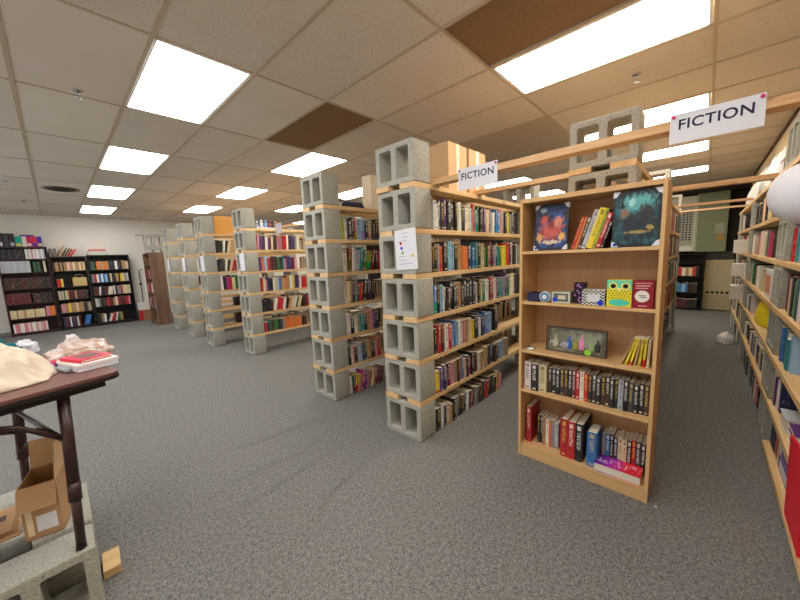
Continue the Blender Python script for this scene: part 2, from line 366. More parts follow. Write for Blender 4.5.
# ------------------------------------------------------------------ concrete blocks
BW, BH, BD, BT = .39, .30, .195, .039
PER = BH+BT
def block_mesh():
    c = bpy.data.curves.new('b', 'CURVE'); c.dimensions = '2D'; c.fill_mode = 'BOTH'; c.extrude = BD/2-.004; c.bevel_depth = .004; c.bevel_resolution = 1
    def poly(pts):
        s = c.splines.new('POLY'); s.points.add(len(pts)-1); s.use_cyclic_u = True
        for i, p in enumerate(pts): s.points[i].co = (p[0], p[1], 0, 1)
    def rr(x0, x1, y0, y1, r):
        out = []
        for cx, cy_, a0 in ((x1-r, y1-r, 0), (x0+r, y1-r, 90), (x0+r, y0+r, 180), (x1-r, y0+r, 270)):
            for k in range(4): a = math.radians(a0+30*k); out.append((cx+r*math.cos(a), cy_+r*math.sin(a)))
        return out
    e = .004
    poly(rr(-BW/2+e, BW/2-e, e, BH-e, .008))
    poly(rr(-.154, -.022, .035, BH-.035, .016)[::-1]); poly(rr(.022, .154, .035, BH-.035, .016)[::-1])
    o = bpy.data.objects.new('b', c); COL.objects.link(o); dg = bpy.context.evaluated_depsgraph_get()
    m = bpy.data.meshes.new_from_object(o.evaluated_get(dg)); bpy.data.objects.remove(o)
    # curve x -> world y, curve y -> world z, extrude -> world x
    m.transform(Matrix(((0,0,1,0),(1,0,0,0),(0,1,0,0),(0,0,0,1))))
    m.materials.clear(); m.materials.append(M_CON); return m
BLK = block_mesh()
def block(x, y, z, label, group, rz=0): return tag(link('concrete_block', BLK, loc=(x, y, z), rot=(0, 0, rz)), label, 'concrete block', group)
def column(x0, y0, desc, n=7, jit=.006, only=None):
    """stack of blocks, cored faces towards -X, with its lower left front corner at (x0, y0)"""
    for i in range(n):
        if only and i not in only: continue
        pos = 'bottom' if i == 0 else 'top' if i == n-1 else ordn(i+1)+' up'
        block(x0+BD/2+R.uniform(-jit, jit), y0+BW/2+R.uniform(-jit, jit), i*PER, f'grey concrete block, {pos}, {desc}', 'concrete blocks of the shelf ends', PI if R.random() < .5 else 0)
def boards(x0, y0, L, desc, levels=range(1, 7), w=.14, mat=None):
    for k in levels:
        for side, yy in (('front', y0+.004), ('rear', y0+BW-w-.004)):
            tag(obj('shelf_board', bx(0, L, 0, w, 0, BT-.0006), mat or M_PINE, loc=(x0+R.uniform(-.012, .004), yy+R.uniform(-.002, .002), k*PER-BT+.0003), bevel=.002),
                f'{side} pine board, {ordn(k)} from the floor, {desc}', 'shelf board', 'pine shelf boards')
ROWS = [ # x0, y0, description of the row
    (1.855, 1.575, 'the front block row'), (1.875, 2.76, 'the second block row'), (2.075, 5.25, 'the block row with figurines on top'),
    (1.845, 6.44, 'the block row carrying the orange board'), (1.845, 7.66, 'the next block row past the orange board'), (1.845, 8.93, 'the block row beside the brown bookcase')]
for i, (x0, y0, d) in enumerate(ROWS):
    column(x0, y0, 'near end of '+d); column(x0+2.245, y0, 'far end of '+d); boards(x0, y0, 2.44, d)
R0X, R0Y = 2.52, .345
D0 = 'the block row behind the beech bookcase'
column(R0X, R0Y, 'near end of '+D0); column(R0X+2.245, R0Y, 'middle of '+D0); column(R0X+4.70, R0Y, 'far end of '+D0)
boards(R0X, R0Y, 2.44, D0); boards(R0X+2.45, R0Y, 2.44, 'far bay behind the beech bookcase')
# right-hand row, blocks turned with their cores to the aisle, one deep board per level
RY0, RD = -.59, .195
RDESC = 'the shelf along the cream right wall'
for cx, nm in ((3.70, 'the near column'), (6.15, 'the far column'), (8.3, 'the last column'), (1.50, 'the column beyond the right edge')):
    for i in range(7 if cx < 4 else 6):
        pos = 'bottom' if i == 0 else 'top' if i == 6 else ordn(i+1)+' up'
        block(cx, RY0+RD/2, i*PER, f'grey concrete block, {pos}, {nm} of the right wall shelf', 'concrete blocks of the right wall shelf', PI/2)
block(3.18, RY0+RD/2, 6*PER, 'concrete block standing alone on the top board at the right edge', 'concrete blocks of the right wall shelf', PI/2)
for k in range(1, 7):
    for xa, xb, nm in ((1.31, 3.71, 'near'), (3.715, 6.1, 'middle'), (6.105, 8.6, 'far')):
        tag(obj('shelf_board', bx(0, xb-xa, 0, RD, 0, BT-.0006), M_PINE, loc=(xa, RY0+.004+R.uniform(0, .006), k*PER-BT+.0003), bevel=.002),
            f'deep pine board, {nm} bay, {ordn(k)} from the floor on the right wall shelf', 'shelf board', 'pine shelf boards')
for xx in (1.8, 3.1): tag(obj('wood_offcut', bx(0, .12, 0, .16, 0, .06), M_PINE_END, loc=(xx, RY0+.02, 0)), f'short wood offcut under the lowest right board, {"near" if xx<2 else "far"} one', 'wood offcut', 'offcuts under the low board')
tag(obj('shelf_board', bx(0, 1.56, 0, .21, 0, .038), M_PINE, loc=(1.75, RY0+.01, .06), bevel=.002), 'lowest pine board of the right shelf, close above the carpet', 'shelf board', 'pine shelf boards')

# ------------------------------------------------------------------ books
def book_meshes(hard):
    c = MB(); s = 1 if hard else .5
    out = [(-.5,1),(-.5,.025),(-.3,.006),(0,0),(.3,.006),(.5,.025),(.5,1)]; inn = [(-.44,1),(-.44,.04),(-.25,.03),(0,.025),(.25,.03),(.44,.04),(.44,1)]
    vs = []
    for z in (0, 1): vs += [(x,y,z) for x,y in out]+[(x,y,z) for x,y in inn]
    fs = []
    for i in range(6): fs += [(i,i+1,i+15,i+14),(7+i+1,7+i,21+i,21+i+1),(i+1,i,7+i,7+i+1),(14+i,14+i+1,21+i+1,21+i)]
    fs += [(0,14,21,7),(6,13,27,20)]
    c.add(vs, fs); a = .985 if hard else .999
    p = bx(-.44, .44, .03, a-.01, 1-a+.0, a)
    cm = c.mesh('book_cover'); pm = p.mesh('pages'); cm.materials.append(M_COVER); pm.materials.append(M_PAGES); return cm, pm
BOOKS = (book_meshes(False), book_meshes(True))
PAL = {'w':('white','e3ded4'),'k':('black','1d1c20'),'g':('grey','87888a'),'c':('cream','d9c8a2'),'b':('blue','2c6db2'),'n':('navy','232a55'),'r':('red','b8202b'),'m':('maroon','611c28'),
 'p':('pink','d98c9c'),'v':('purple','5c3274'),'t':('teal','1f8289'),'e':('green','2f6c3c'),'o':('orange','da742f'),'y':('yellow','e2c92f'),'d':('dark brown','402c24'),'s':('pale blue','90b6d4'),
 'l':('lime green','a7b83b'),'i':('silver grey','b7bac0'),'a':('tan','b08a60'),'h':('charcoal','3a3a42'),'u':('magenta','b02a76')}
def pal(ch, j=.06):
    c = srgb(PAL[ch][1]); q = 1+R.uniform(-j*2, j*2); return [max(0, min(1, x*q*(1+R.uniform(-j, j)))) for x in c]
NB = [0]
BEECH = 'books in the beech bookcase'
PEND = []
def book(loc, rz, t, h, d, ch, label, group, lean=0, cat='book', hard=None): PEND.append((loc, rz, t, h, d, ch, label, group, lean, hard))
def make_book(loc, rz, t, h, d, ch, label, group, lean, hard):
    NB[0] += 1
    cm, pm = BOOKS[(R.random() < .35) if hard is None else hard]
    o = link('book', cm, loc=loc, rot=(0, lean, rz), scale=(t, d, h)); o.color = (*pal(ch), 1)
    link('pages', pm, parent=o)
    return tag(o, label, 'book', group)
DIR = {'-y': ((1,0),(0,-1),0.), '+y': ((-1,0),(0,1),PI), '-x': ((0,-1),(-1,0),-PI/2)}
STUFF = []          # (matrix, t, h, d, colour) of the many distant books
def to_mass(loc, rz, t, h, d, ch, lean): STUFF.append((Matrix.Translation(loc) @ Matrix.Rotation(rz, 4, 'Z') @ Matrix.Rotation(lean, 4, 'Y'), t, h, d, pal(ch)))
def shelf(face, start, z, spec, th, hh, dd, where, group, tj=.35, hj=.12, dj=.15, leans=(), ind=True, inset=.02, gap=.0006, hard=None, limit=None):
    """a run of books, spines to `face`; start = left end of the shelf edge; leans = {index: angle}"""
    u, n, rz = DIR[face]; s = 0.; leans = dict(leans); prev = 0; i = 0; lasth = 0
    for ch in spec:
        if ch == ' ': s += .06; prev = 0; continue
        i += 1
        a = leans.get(i, leans.get('all', 0)); a = 0 if abs(a) < .03 else a
        t = th*(1+R.uniform(-tj, tj)); h = hh*(1+R.uniform(-hj, hj)); d = dd*(1+R.uniform(-dj, dj)); ins = inset*R.random()
        ca = math.cos(a); w = t/ca+gap
        if a < 0 and prev >= 0: s += h*math.sin(-a)
        if a > prev >= 0 and i > 1: s += .0
        if prev > 0 and a <= 0: s += lasth*math.sin(prev)
        c = s+w/2
        if limit and s+w+(h*math.sin(a) if a > 0 else 0) > limit: break
        x = start[0]+u[0]*c-n[0]*ins; y = start[1]+u[1]*c-n[1]*ins; zz = z+t/2*math.sin(abs(a))+.0004
        if ind: book((x, y, zz), rz, t, h, d, ch, f'{PAL[ch][0]} book, {ordn(i)} {where}', group, a, hard=hard)
        else: to_mass((x, y, zz), rz, t, h, d, ch, a)
        s += w; prev = a; lasth = h
    return i
# --- nearest row (with the dot notice): six runs facing the camera
x, y = 2.06, 1.575
G = 'books of the front block row'
W_ = 'from the concrete end, {}, front block row'
shelf('-y', (x, y), 5*PER, 'gwwhkvkdkwwkwcsrtekhvcmgwkbbpawkyygkhdk', .041, .225, .13, W_.format('top shelf'), G, limit=1.68)
shelf('-y', (x, y), 4*PER, 'kkgrkhsskaoonkbtkwceermvgkteyyrrmwkdwghk', .042, .225, .13, W_.format('second shelf down'), G, limit=1.68)
shelf('-y', (x, y), 3*PER, 'bkswkdkkdadkkkhwkcewcmrwdttgvewwcdhkdkww', .043, .22, .13, W_.format('third shelf down'), G, limit=1.68, leans={1: .04, 2: .04})
shelf('-y', (x+.01, y), 2*PER, 'krmwrsbswpaccyknwnbsss kh', .042, .215, .155, W_.format('fourth shelf down'), G, limit=1.2)
shelf('-y', (x+.01, y), 1*PER, 'yvnvmpadobcnrkdmwacadhkkddssag', .043, .20, .155, W_.format('fifth shelf down'), G, limit=1.45, leans={27: -.2, 28: -.2})
shelf('-y', (x+.015, y), 0, 'kwkwakgkdkwnrkghkdnrkdhkyap', .043, .185, .20, W_.format('standing on the carpet'), G, limit=1.5, leans={'all': .09, 1: 0})
# --- second row
x, y = 2.085, 2.76; G = 'books of the second block row'; W_ = 'from the concrete end, {}, second block row'
shelf('-y', (x, y), 5*PER, 'lwkdrsskcddkv', .042, .21, .13, W_.format('top shelf'), G, limit=.68)
shelf('-y', (x, y), 4*PER, 'wmwitelmdr', .05, .235, .13, W_.format('second shelf down'), G, limit=.78, leans={2: .06, 3: .10, 4: .16, 5: .16, 6: .2, 7: .25, 8: .25})
shelf('-y', (x, y), 3*PER, 'wcakghrkdvk', .042, .22, .13, W_.format('third shelf down'), G, limit=.7, leans={2: .08, 3: .1, 4: .12, 5: .14, 6: .14, 7: .14, 8: .14})
shelf('-y', (x, y), 2*PER, 'wkwatkapvnk', .043, .21, .13, W_.format('fourth shelf down'), G, limit=.7)
shelf('-y', (x, y), 1*PER, 'kwpkisntakdpor', .036, .20, .13, W_.format('fifth shelf down'), G, limit=.68)
shelf('-y', (x, y), 0, 'wkyauvpkcrkm', .04, .20, .13, W_.format('standing on the carpet'), G, limit=.72, leans={2: .1, 3: .2, 4: .22, 5: .24, 6: .26, 7: .26, 8: .28, 9: .3, 10: .3, 11: .3, 12: .3})

# ------------------------------------------------------------------ beech bookcase
BX0, BXD, BY0, BY1, BZ = 2.205, .285, .165, .938, 1.838
bc = thing('bookcase', 'tall beech laminate bookcase with five shelves standing in front of the block rows', 'bookcase', (BX0, BY0, 0))
wid = BY1-BY0; PT = .019
for nm, yy in (('side_panel', 0), ('side_panel', wid-PT)): obj(nm, bx(0, BXD, yy, yy+PT, 0, BZ), M_BEECHZ, bc, bevel=.0015)
obj('top_panel', bx(.001, BXD, PT, wid-PT, BZ-.028, BZ), M_BEECH, bc, bevel=.0015)
obj('back_panel', bx(BXD-.008, BXD-.002, PT, wid-PT, .06, BZ-.028), M_BEECHB, bc)
SH = [1.492, 1.150, .803, .512, .088]
for z in SH: obj('shelf', bx(.004 if z > .1 else .001, BXD-.009, PT, wid-PT, z-.02, z), M_BEECH, bc, bevel=.0015)
obj('kick_board', bx(.006, .022, PT, wid-PT, 0, .067), M_BEECH, bc)
pins = MB()
for z in (.30, .34, .66, .70, .95, .99, 1.3, 1.34):
    for xx in (.04, .22):
        pins.lathe([(.003, 0), (.003, .001)], 8, Matrix.Translation((xx, wid-PT-.0005, z)) @ Matrix.Rotation(-PI/2, 4, 'X')); 
o = obj('pin_holes', pins, M_BLK, bc)
ins = BX0+.012
def IY(px): return px                                   # positions along the shelf are world Y, left is larger
G = 'books in the beech bookcase'
# top shelf: leaning books between the two framed prints
tilt = .30
yy = .636
for ch, t, h, lab in (('t', .012, .15, 'thin teal book at the back behind the left print, top of the bookcase'), ('r', .022, .20, 'red book leaning beside the left print on top shelf'), ('o', .02, .195, 'orange-red book leaning on top bookcase shelf'),
                      ('d', .024, .20, 'dark brown book leaning on the top bookcase shelf'), ('i', .03, .235, 'silver white book leaning against the thick yellow one'), ('y', .042, .24, 'thick yellow book leaning on the top bookcase shelf'),
                      ('l', .018, .235, 'thin lime green book leaning beside the thick yellow one'), ('r', .03, .21, 'red book leaning last before the green print'), ('k', .016, .16, 'black book leaning behind the green print')):
    t *= .8
    book((BX0+(.03 if ch != 't' else .09), yy-t/2, SH[0]+t/2*math.sin(tilt)+.0005), -PI/2, t, h, .15, ch, lab, G, tilt, hard=False); yy -= t/math.cos(tilt)+.0008
# fourth shelf
bs = 'from the left on the fourth bookcase shelf'
G = BEECH
shelf('-x', (BX0+.015, BY1-PT-.012), SH[3], 'wkc', .049, .195, .13, bs, G, tj=.15, hj=.03)
shelf('-x', (BX0+.045, BY1-PT-.168), SH[3], 'dkkhdkmrwrkdkddkkikhkkd', .0240, .186, .115, 'from the cream spine on the fourth bookcase shelf', G, tj=.15, hj=.06, inset=.01, limit=.562)
# bottom shelf
shelf('-x', (BX0+.06, BY1-PT-.014), SH[4], 'r', .036, .27, .15, 'upright at the left end of the bottom bookcase shelf', G, tj=0, hj=0)
shelf('-x', (BX0+.085, BY1-PT-.085), SH[4], 'kkawogi', .0205, .20, .11, 'from the tall red book on the bottom bookcase shelf', G, tj=.15, hj=.06)
shelf('-x', (BX0+.03, BY1-PT-.262), SH[4], 'rrk', .046, .262, .20, 'of the big volumes left of the blue one, bottom shelf', G, tj=.03, hj=.03, inset=.004, hard=True)
shelf('-x', (BX0+.012, BY1-PT-.425), SH[4], 'b', .056, .235, .16, 'thick one with white lettering in the middle of the bottom bookcase shelf', G, tj=0, hj=0, hard=True)
shelf('-x', (BX0+.125, BY1-PT-.490), SH[4], 'gbkncckrhkkn', .0225, .205, .12, 'from the thick blue book on the bottom bookcase shelf', G, tj=.12, hj=.05, inset=.006, limit=.258)
# third shelf thin yellow books
yy = .338
for i, (ch, t, h) in enumerate((('a', .011, .17), ('y', .013, .17), ('y', .012, .168), ('a', .012, .165), ('y', .012, .163), ('y', .012, .165), ('c', .012, .16))):
    a = (.34, .28, .22, .16, .1, .06, .03)[i]
    book((BX0+.05, yy-t/2-.0, SH[2]+t/2*math.sin(a)+.0005), -PI/2, t, h, .125, ch, f'thin {PAL[ch][0]} book, {ordn(i+1)} in the leaning yellow set on the bookcase', G, a, hard=False); yy -= t/math.cos(a)+.0085
# book laid flat across the front of the bottom shelf
fb = thing('book', 'large book lying flat with purple to red cover at the front of the bottom shelf', 'book', (BX0+.004, .443, SH[4]+.0004), group=G)
fb.rotation_euler = (0, 0, .0)
obj('pages', bx(.004, .112, -.238, 0, .003, .052), M_PAGES, fb)
k = NT('rainbow_cover'); sx = k.node('ShaderNodeSeparateXYZ', ins={0: k.coord('Generated')}).outputs
ra = k.node('ShaderNodeValToRGB', ins={0: sx[1]}); el = ra.color_ramp.elements
el[0].position = 0; el[0].color = (*srgb('d8152c'), 1); el[1].position = 1; el[1].color = (*srgb('4a0f8c'), 1)
for p_, h_ in ((.33, 'e8243f'), (.5, 'd22aa0'), (.7, 'a92bb4'), (.85, '6a18a0')): e_ = el.new(p_); e_.color = (*srgb(h_), 1)
lt = k.math('MULTIPLY', k.math('GREATER_THAN', k.noise(k.scale(k.coord('Generated'), (1.2, 11, 0)), 1.6, 1), .55), k.math('LESS_THAN', k.math('ABSOLUTE', k.math('SUBTRACT', sx[0], .5)), .28))
k.base(k.mix(k.math('MULTIPLY', lt, .55), ra.outputs[0], srgb('f6dfee')), .3, .5)
obj('cover', MB().box(.001, .118, -.240, .002, .0522, .058).box(.001, .118, -.240, .002, 0, .0028).box(.1122, .118, -.240, .002, .0028, .0522), k.m, fb, bevel=.001)

def canvas(name, label, y0, y1, h, art, off, lean=.12):
    w = y1-y0
    t = thing(name, label, 'canvas print', (BX0+off, (y0+y1)/2, SH[0]+.0012+.023*math.sin(lean)), (0, lean, 0), group='framed prints on the bookcase')
    obj('print', bx(0, .018, -w/2, w/2, 0, h), art, t)
    m = MB()
    for sy, sz in ((-1, 0), (1, 0), (-1, 1), (1, 1)):
        ya, za = sy*(w/2+.001), (h+.001 if sz else 0); dz = -1 if sz else 1
        c_ = .034
        pts = [(ya, za), (ya-sy*c_, za), (ya-sy*c_*.85, za+dz*c_*.45), (ya-sy*c_*.2, za+dz*c_)] if True else []
        pts = [(ya, za), (ya-sy*c_, za), (ya-sy*c_*.45, za+dz*c_*.8), (ya, za+dz*c_)]
        mx = Matrix(((0,0,1,-.002),(1,0,0,0),(0,1,0,0),(0,0,0,1)))
        obj('corner_guard', MB().prism(pts, -.0008, .022, mx), M_PAPER, t)
    obj('price_sticker', MB().lathe([(.009, 0), (.009, .001)], 20, Matrix.Translation((-.0032, w/2-.016, .014)) @ Matrix.Rotation(-PI/2, 4, 'Y')), sw('1f2fb8', .4), t)
    return t
ART1 = m_art('warm_print', '23242f', '2f5fa8', [(.5, .42, .36, .22, 'c9573f'), (.3, .62, .16, .12, 'd8876c'), (.72, .66, .14, .12, 'c7523e'), (.5, .55, .1, .12, '7a2a2a'), (.18, .28, .12, .1, 'e8b45c'), (.82, .28, .12, .1, 'e0a050'), (.5, .17, .32, .05, 'd9c0b0'), (.75, .88, .1, .06, '9fb8c8')], 3.3)
ART2 = m_art('cool_print', '161d24', '2c6f78', [(.45, .75, .36, .2, '62b3b5'), (.3, .45, .3, .3, '18202a'), (.62, .4, .2, .25, '1c262e'), (.3, .62, .14, .14, '2a2322'), (.75, .6, .1, .1, '8a6a50'), (.45, .26, .34, .03, 'a8904a'), (.2, .33, .08, .05, 'b09a50'), (.6, .8, .08, .08, 'a8d8d4')], 7.7)
canvas('canvas_print', 'dark canvas print of orange and blue clouds with white corner guards on the bookcase', .652, .862, .298, ART1, .05)
canvas('canvas_print', 'dark canvas print with a teal glow and white corner guards on the bookcase', .187, .404, .306, ART2, .012, .05)

# second shelf boxes
def gift(name, label, y0, y1, z0, h, d, mat, off=.02, parts=()):
    t = thing(name, label, 'box', (BX0+off, (y0+y1)/2, SH[1]+z0), group='small boxes on the second bookcase shelf')
    w = y1-y0; obj('body', bx(0, d, -w/2, w/2, .0003, h), mat, t, bevel=.002)
    return t
def disc(r, y, z, x=-.0012, th=.0016): return MB().lathe([(r, 0), (r, th)], 24, Matrix.Translation((x+th, y, z)) @ Matrix.Rotation(-PI/2, 4, 'Y'))
t = gift('gift_box', 'flat navy box at the left end of the second bookcase shelf', .812, .888, 0, .058, .12, sw('2a2a48'))
t = thing('tin', 'small round tin with blue and white face beside the navy box', 'tin', (BX0+.012, .772, SH[1]+.0365))
obj('body', MB().lathe([(.035, 0), (.036, .004), (.036, .03), (.033, .034)], 28, Matrix.Translation((.034, 0, 0)) @ Matrix.Rotation(-PI/2, 4, 'Y')), sw('b8c4cc', .3), t)
obj('face', disc(.028, 0, 0), sw('3f6f9c', .3), t); obj('emblem', disc(.016, 0, 0, -.0026), sw('d8dfe4', .3), t)
t = gift('gift_box', 'grey framed box with blue sticker, between the round tin and dark box', .616, .727, 0, .074, .09, sw('8f9078'), .02)
obj('frame', MB().box(-.003, 0, -.055, .055, .002, .011).box(-.003, 0, -.055, .055, .064, .073).box(-.003, 0, -.055, -.045, .011, .064).box(-.003, 0, .045, .055, .011, .064), sw('c9ccc0'), t)
obj('panel', bx(-.0012, 0, -.045, .045, .011, .064), sw('5c6258'), t); obj('picture', bx(-.002, 0, -.028, .018, .026, .052), sw('c9c3ae'), t); obj('price_sticker', disc(.015, .036, .022, -.0045), sw('1f3fc8', .4), t)
t = gift('gift_box', 'tall black box with purple flowers standing behind the chevron box', .556, .604, 0, .098, .055, sw('1c1620'), .05)
obj('lid', bx(-.003, .058, -.038, .024, .0984, .132), sw('2a1830'), t)
m = MB()
for q in range(9): m.lathe([(.006, 0), (.006, .001)], 10, Matrix.Translation((-.002 if q < 6 else -.004, R.uniform(-.018, .018), (.012+q*.014) if q < 6 else .106+(q-6)*.008)) @ Matrix.Rotation(-PI/2, 4, 'Y'))
obj('flowers', m, sw('b77bc0'), t)
k = NT('chevron_paper'); s3 = k.node('ShaderNodeSeparateXYZ', ins={0: k.coord('Object')}).outputs
zz_ = k.math('PINGPONG', k.math('ADD', s3[1], 1.), .012)
st = k.math('GREATER_THAN', k.math('FRACT', k.math('MULTIPLY', k.math('ADD', s3[2], zz_), 58.)), .5)
k.base(k.mix(st, srgb('2c2f2c'), srgb('d9dbd0')), .6)
t = gift('gift_box', 'black and white chevron patterned box on the second bookcase shelf', .424, .548, 0, .094, .09, k.m, .010)
obj('label_plate', bx(-.0015, 0, -.034, .034, .024, .068), sw('d8d6de'), t); obj('price_sticker', disc(.015, -.038, .018, -.0025), sw('1f2fd0', .4), t)
t = gift('owl_box', 'square yellow and turquoise box printed with an owl on the bookcase', .294, .416, 0, .157, .075, sw('e3d52c'), .012)
obj('forehead', bx(-.001, 0, -.060, .060, .105, .155), sw('5fd0b4'), t); obj('belly', MB().lathe([(.05, 0), (.05, .0012)], 24, Matrix.Translation((0, 0, .026)) @ Matrix.Diagonal((1, 1, .4, 1)) @ Matrix.Rotation(-PI/2, 4, 'Y')), sw('4fc8b0'), t)
for s in (-1, 1):
    e = obj('eye', disc(.022, s*.03, .122, -.0016), sw('e8e070'), t); obj('pupil', disc(.013, s*.03, .122, -.003), M_BLK, e)
obj('beak', MB().prism([(0, .086), (.012, .112), (-.012, .112)], 0, .0022, Matrix(((0,0,-1,0),(1,0,0,0),(0,1,0,0),(0,0,0,1)))), sw('f0e8a0'), t)
m = MB()
for r_ in range(4):
    for q in range(7):
        yc = -.052+q*.0165+(r_ % 2)*.008
        if abs(yc) < .055: m.prism([(yc-.004, .056+r_*.013), (yc, .048+r_*.013), (yc+.004, .056+r_*.013)], 0, .0012, Matrix(((0,0,-1,0),(1,0,0,0),(0,1,0,0),(0,0,0,1))))
obj('feather_print', m, sw('4a3a2a'), t)
t = gift('gift_box', 'dark red box with a white circle at the right end of second shelf', .196, .290, 0, .155, .07, sw('8e1c2c'), .012)
obj('round_label', disc(.033, .004, .068), sw('e6ddd6'), t); 
for c_ in ((-.03, .035, .124, .130), (-.02, .035, .111, .116), (-.038, .038, .139, .143), (-.02, .02, .012, .017)): obj('text_line', bx(-.001, 0, *c_), sw('d8a8a8'), t)
for c_ in ((-.012, .020, .070, .074), (-.016, .012, .061, .065)): obj('text_line', bx(-.0022, 0, *c_), M_INK, t)
#obj('lettering', MB().box(-.0022, 0, -.012, .020, .070, .074).box(-.0022, 0, -.016, .012, .061, .065), M_INK, t)
# third shelf: silver trinket, long bottle print
t = thing('trinket', 'small crumpled silver trinket on the third bookcase shelf', 'trinket', (BX0+.05, .878, SH[2]))
link('shell', blob(.02, .034, .02, 4, .3, 3), M_CHROME, t); obj('clasp', bx(-.012, -.004, -.016, .0, .012, .018), sw('d8d8d8', .3), t)
BY = thing('boxed_print', 'wide boxed picture of coloured bottles leaning on the third bookcase shelf', 'boxed print', (BX0+.085, .60, SH[2]+.0040), (0, .15, .0))
PS = Matrix.Diagonal((1, 1.15, 1.55, 1))
obj('panel', bx(0, .012, -.178, .178, 0, .165), m_art('bottle_print', '4a4438', '7d7a66', [(.3, .6, .3, .3, '8c8f7c'), (.75, .6, .2, .3, '6f6a58')], 1.2), BY)
obj('frame', MB().box(-.004, .013, -.181, .181, .1652, .169).box(-.004, .013, -.181, -.1782, 0, .165).box(-.004, .013, .1782, .181, 0, .165), M_BLK, BY)
for yb, hx, bh in ((.105, 'a9a78a', .05), (.03, '2f5fb0', .05), (-.005, '8a8a30', .042), (-.035, 'd884b0', .062), (-.085, '88a070', .05), (-.115, '2c2a26', .045)):
    m = MB().lathe([(.013, 0), (.014, .004), (.014, bh*.6), (.005, bh*.78), (.005, bh), (.006, bh+.003)], 14, PS @ Matrix.Translation((-.001, yb, .020)) @ Matrix.Diagonal((.25, 1, 1, 1)))
    bo = obj('printed_bottle', m, sw(hx, .3), BY)
obj('printed_ball', disc(.02, -.078, .022), sw('86c72e', .4), BY)
m = MB()
for q in range(11):
    a = q*.57; m.tube([(-.003, .155-q*.011, .045+.016*math.sin(a)), (-.004, .150-q*.011, .06+.016*math.cos(a*1.3))], .0028, 6)
obj('lettering', m, sw('d8d6dc'), BY)

# ------------------------------------------------------------------ signs and beams
def sign(x, yl, yr, z1, hgt, label, txt, size, pins=True, rot=0.):
    w = yl-yr
    t = thing('sign', label, 'sign', (x, (yl+yr)/2, z1), (rot, 0, 0), group='paper signs on the beam')
    obj('paper', bx(-.0012, 0, -w/2, w/2, -hgt, 0), M_PAPER, t)
    if txt:
        m = text_mesh(txt, size); m.materials.append(M_INK)
        link('lettering', m, parent=t, loc=(-.0016, 0, -hgt*.40), rot=(PI/2, 0, -PI/2))
    if pins:
        for s in (-1, 1): obj('pushpin', MB().lathe([(.007, 0), (.005, .003), (.006, .008), (.007, .009)], 12, Matrix.Translation((-.001, s*(w/2-.012), -.014)) @ Matrix.Rotation(-PI/2, 4, 'Y')), sw('c82a6a', .4), t)
    return t
ZB = 6*PER+.0005-BT+BT
def beam(x, w, y0, y1, label, th=.038, z=None):
    z = 6*PER if z is None else z
    return tag(obj('wooden_beam', bx(-w/2, w/2, 0, y1-y0, 0, th), M_PINEY, loc=(x, y0, z+.0003), bevel=.002), label, 'wooden beam', 'beams between the shelf rows')
beam(2.14, .085, YR+.02, 1.615, 'pine beam carrying both signs, running across to the right wall shelf', .042)
beam(2.80, .075, .36, 1.70, 'short pine beam behind the signs from front row to bookcase column')
beam(4.40, .09, YR+.03, .68, 'pine beam crossing the aisle, nearest one behind the bookcase', .045)
beam(7.15, .055, YR+.03, .68, 'pine beam crossing the aisle, farthest and lowest looking', .026)
beam(6.20, .06, YR+.03, .68, 'pine beam crossing the aisle, middle one of the three beams', .03)
beam(7.15, .06, R0Y+.02, R0Y+.1, 'stub of pine beam on the far end of the row behind the bookcase', .03) if False else None
tag(obj('wooden_beam', bx(-.03, .03, 0, 1.27, 0, .028), M_PINEY, loc=(6.52, YR+.03, 6*PER-BT-.12), bevel=.002), 'pine beam crossing the aisle, lower of the two far ones', 'wooden beam', 'beams between the shelf rows') if False else None
sign(2.0965, .165, -.142, 2.102, .132, 'large white paper sign reading FICTION near the right end of the beam', 'FICTION', .062)
sign(2.0965, 1.352, 1.047, 2.100, .150, 'smaller looking white FICTION sign at the left end of the beam', 'FICTION', .064)
# notices on the block ends
def notice(x, y, z0, w, h, label, dots=(), rx=0., lines=9):
    t = thing('notice', label, 'notice', (x, y, z0), (rx, 0, 0), group='paper notices taped on block ends')
    obj('paper', bx(-.0012, 0, -w/2, w/2, 0, h), M_PAPER, t)
    m = MB()
    for q in range(lines):
        if q in (3, 4, 5): continue
        ln = R.uniform(.3, .7)*w if q > 1 else .25*w
        y0 = w*.38 if q > 1 else ln/2
        m.box(-.0017, -.001, y0-ln, y0, h*(.9-q*.095), h*(.9-q*.095)+.0035)
    obj('lettering', m, sw('8f9096'), t)
    for (dy, dz, hx) in dots: obj('sticker', disc(.0115, dy*w, dz*h, -.002), sw(hx, .4), t)
    return t
notice(1.8455, 1.657, 4*PER+.035, .215, .305, 'white notice with coloured dots taped to the front block column', ((.23, .66, 'a81c3a'), (.20, .54, '2a22c0'), (.16, .42, '6aa82c'), (-.29, .34, 'd9b41c')), -.05)
for (x, y, l) in ((2.065, 5.37, 'white notice on the block column under the little figures'), (1.835, 6.56, 'white notice on the block column carrying the orange board'), (1.835, 7.78, 'white notice on the block column next after the orange board'), (1.835, 9.05, 'white notice on the block column beside the brown cabinet')):
    notice(x, y, 4*PER+.02, .19, .27, l, (), 0.)

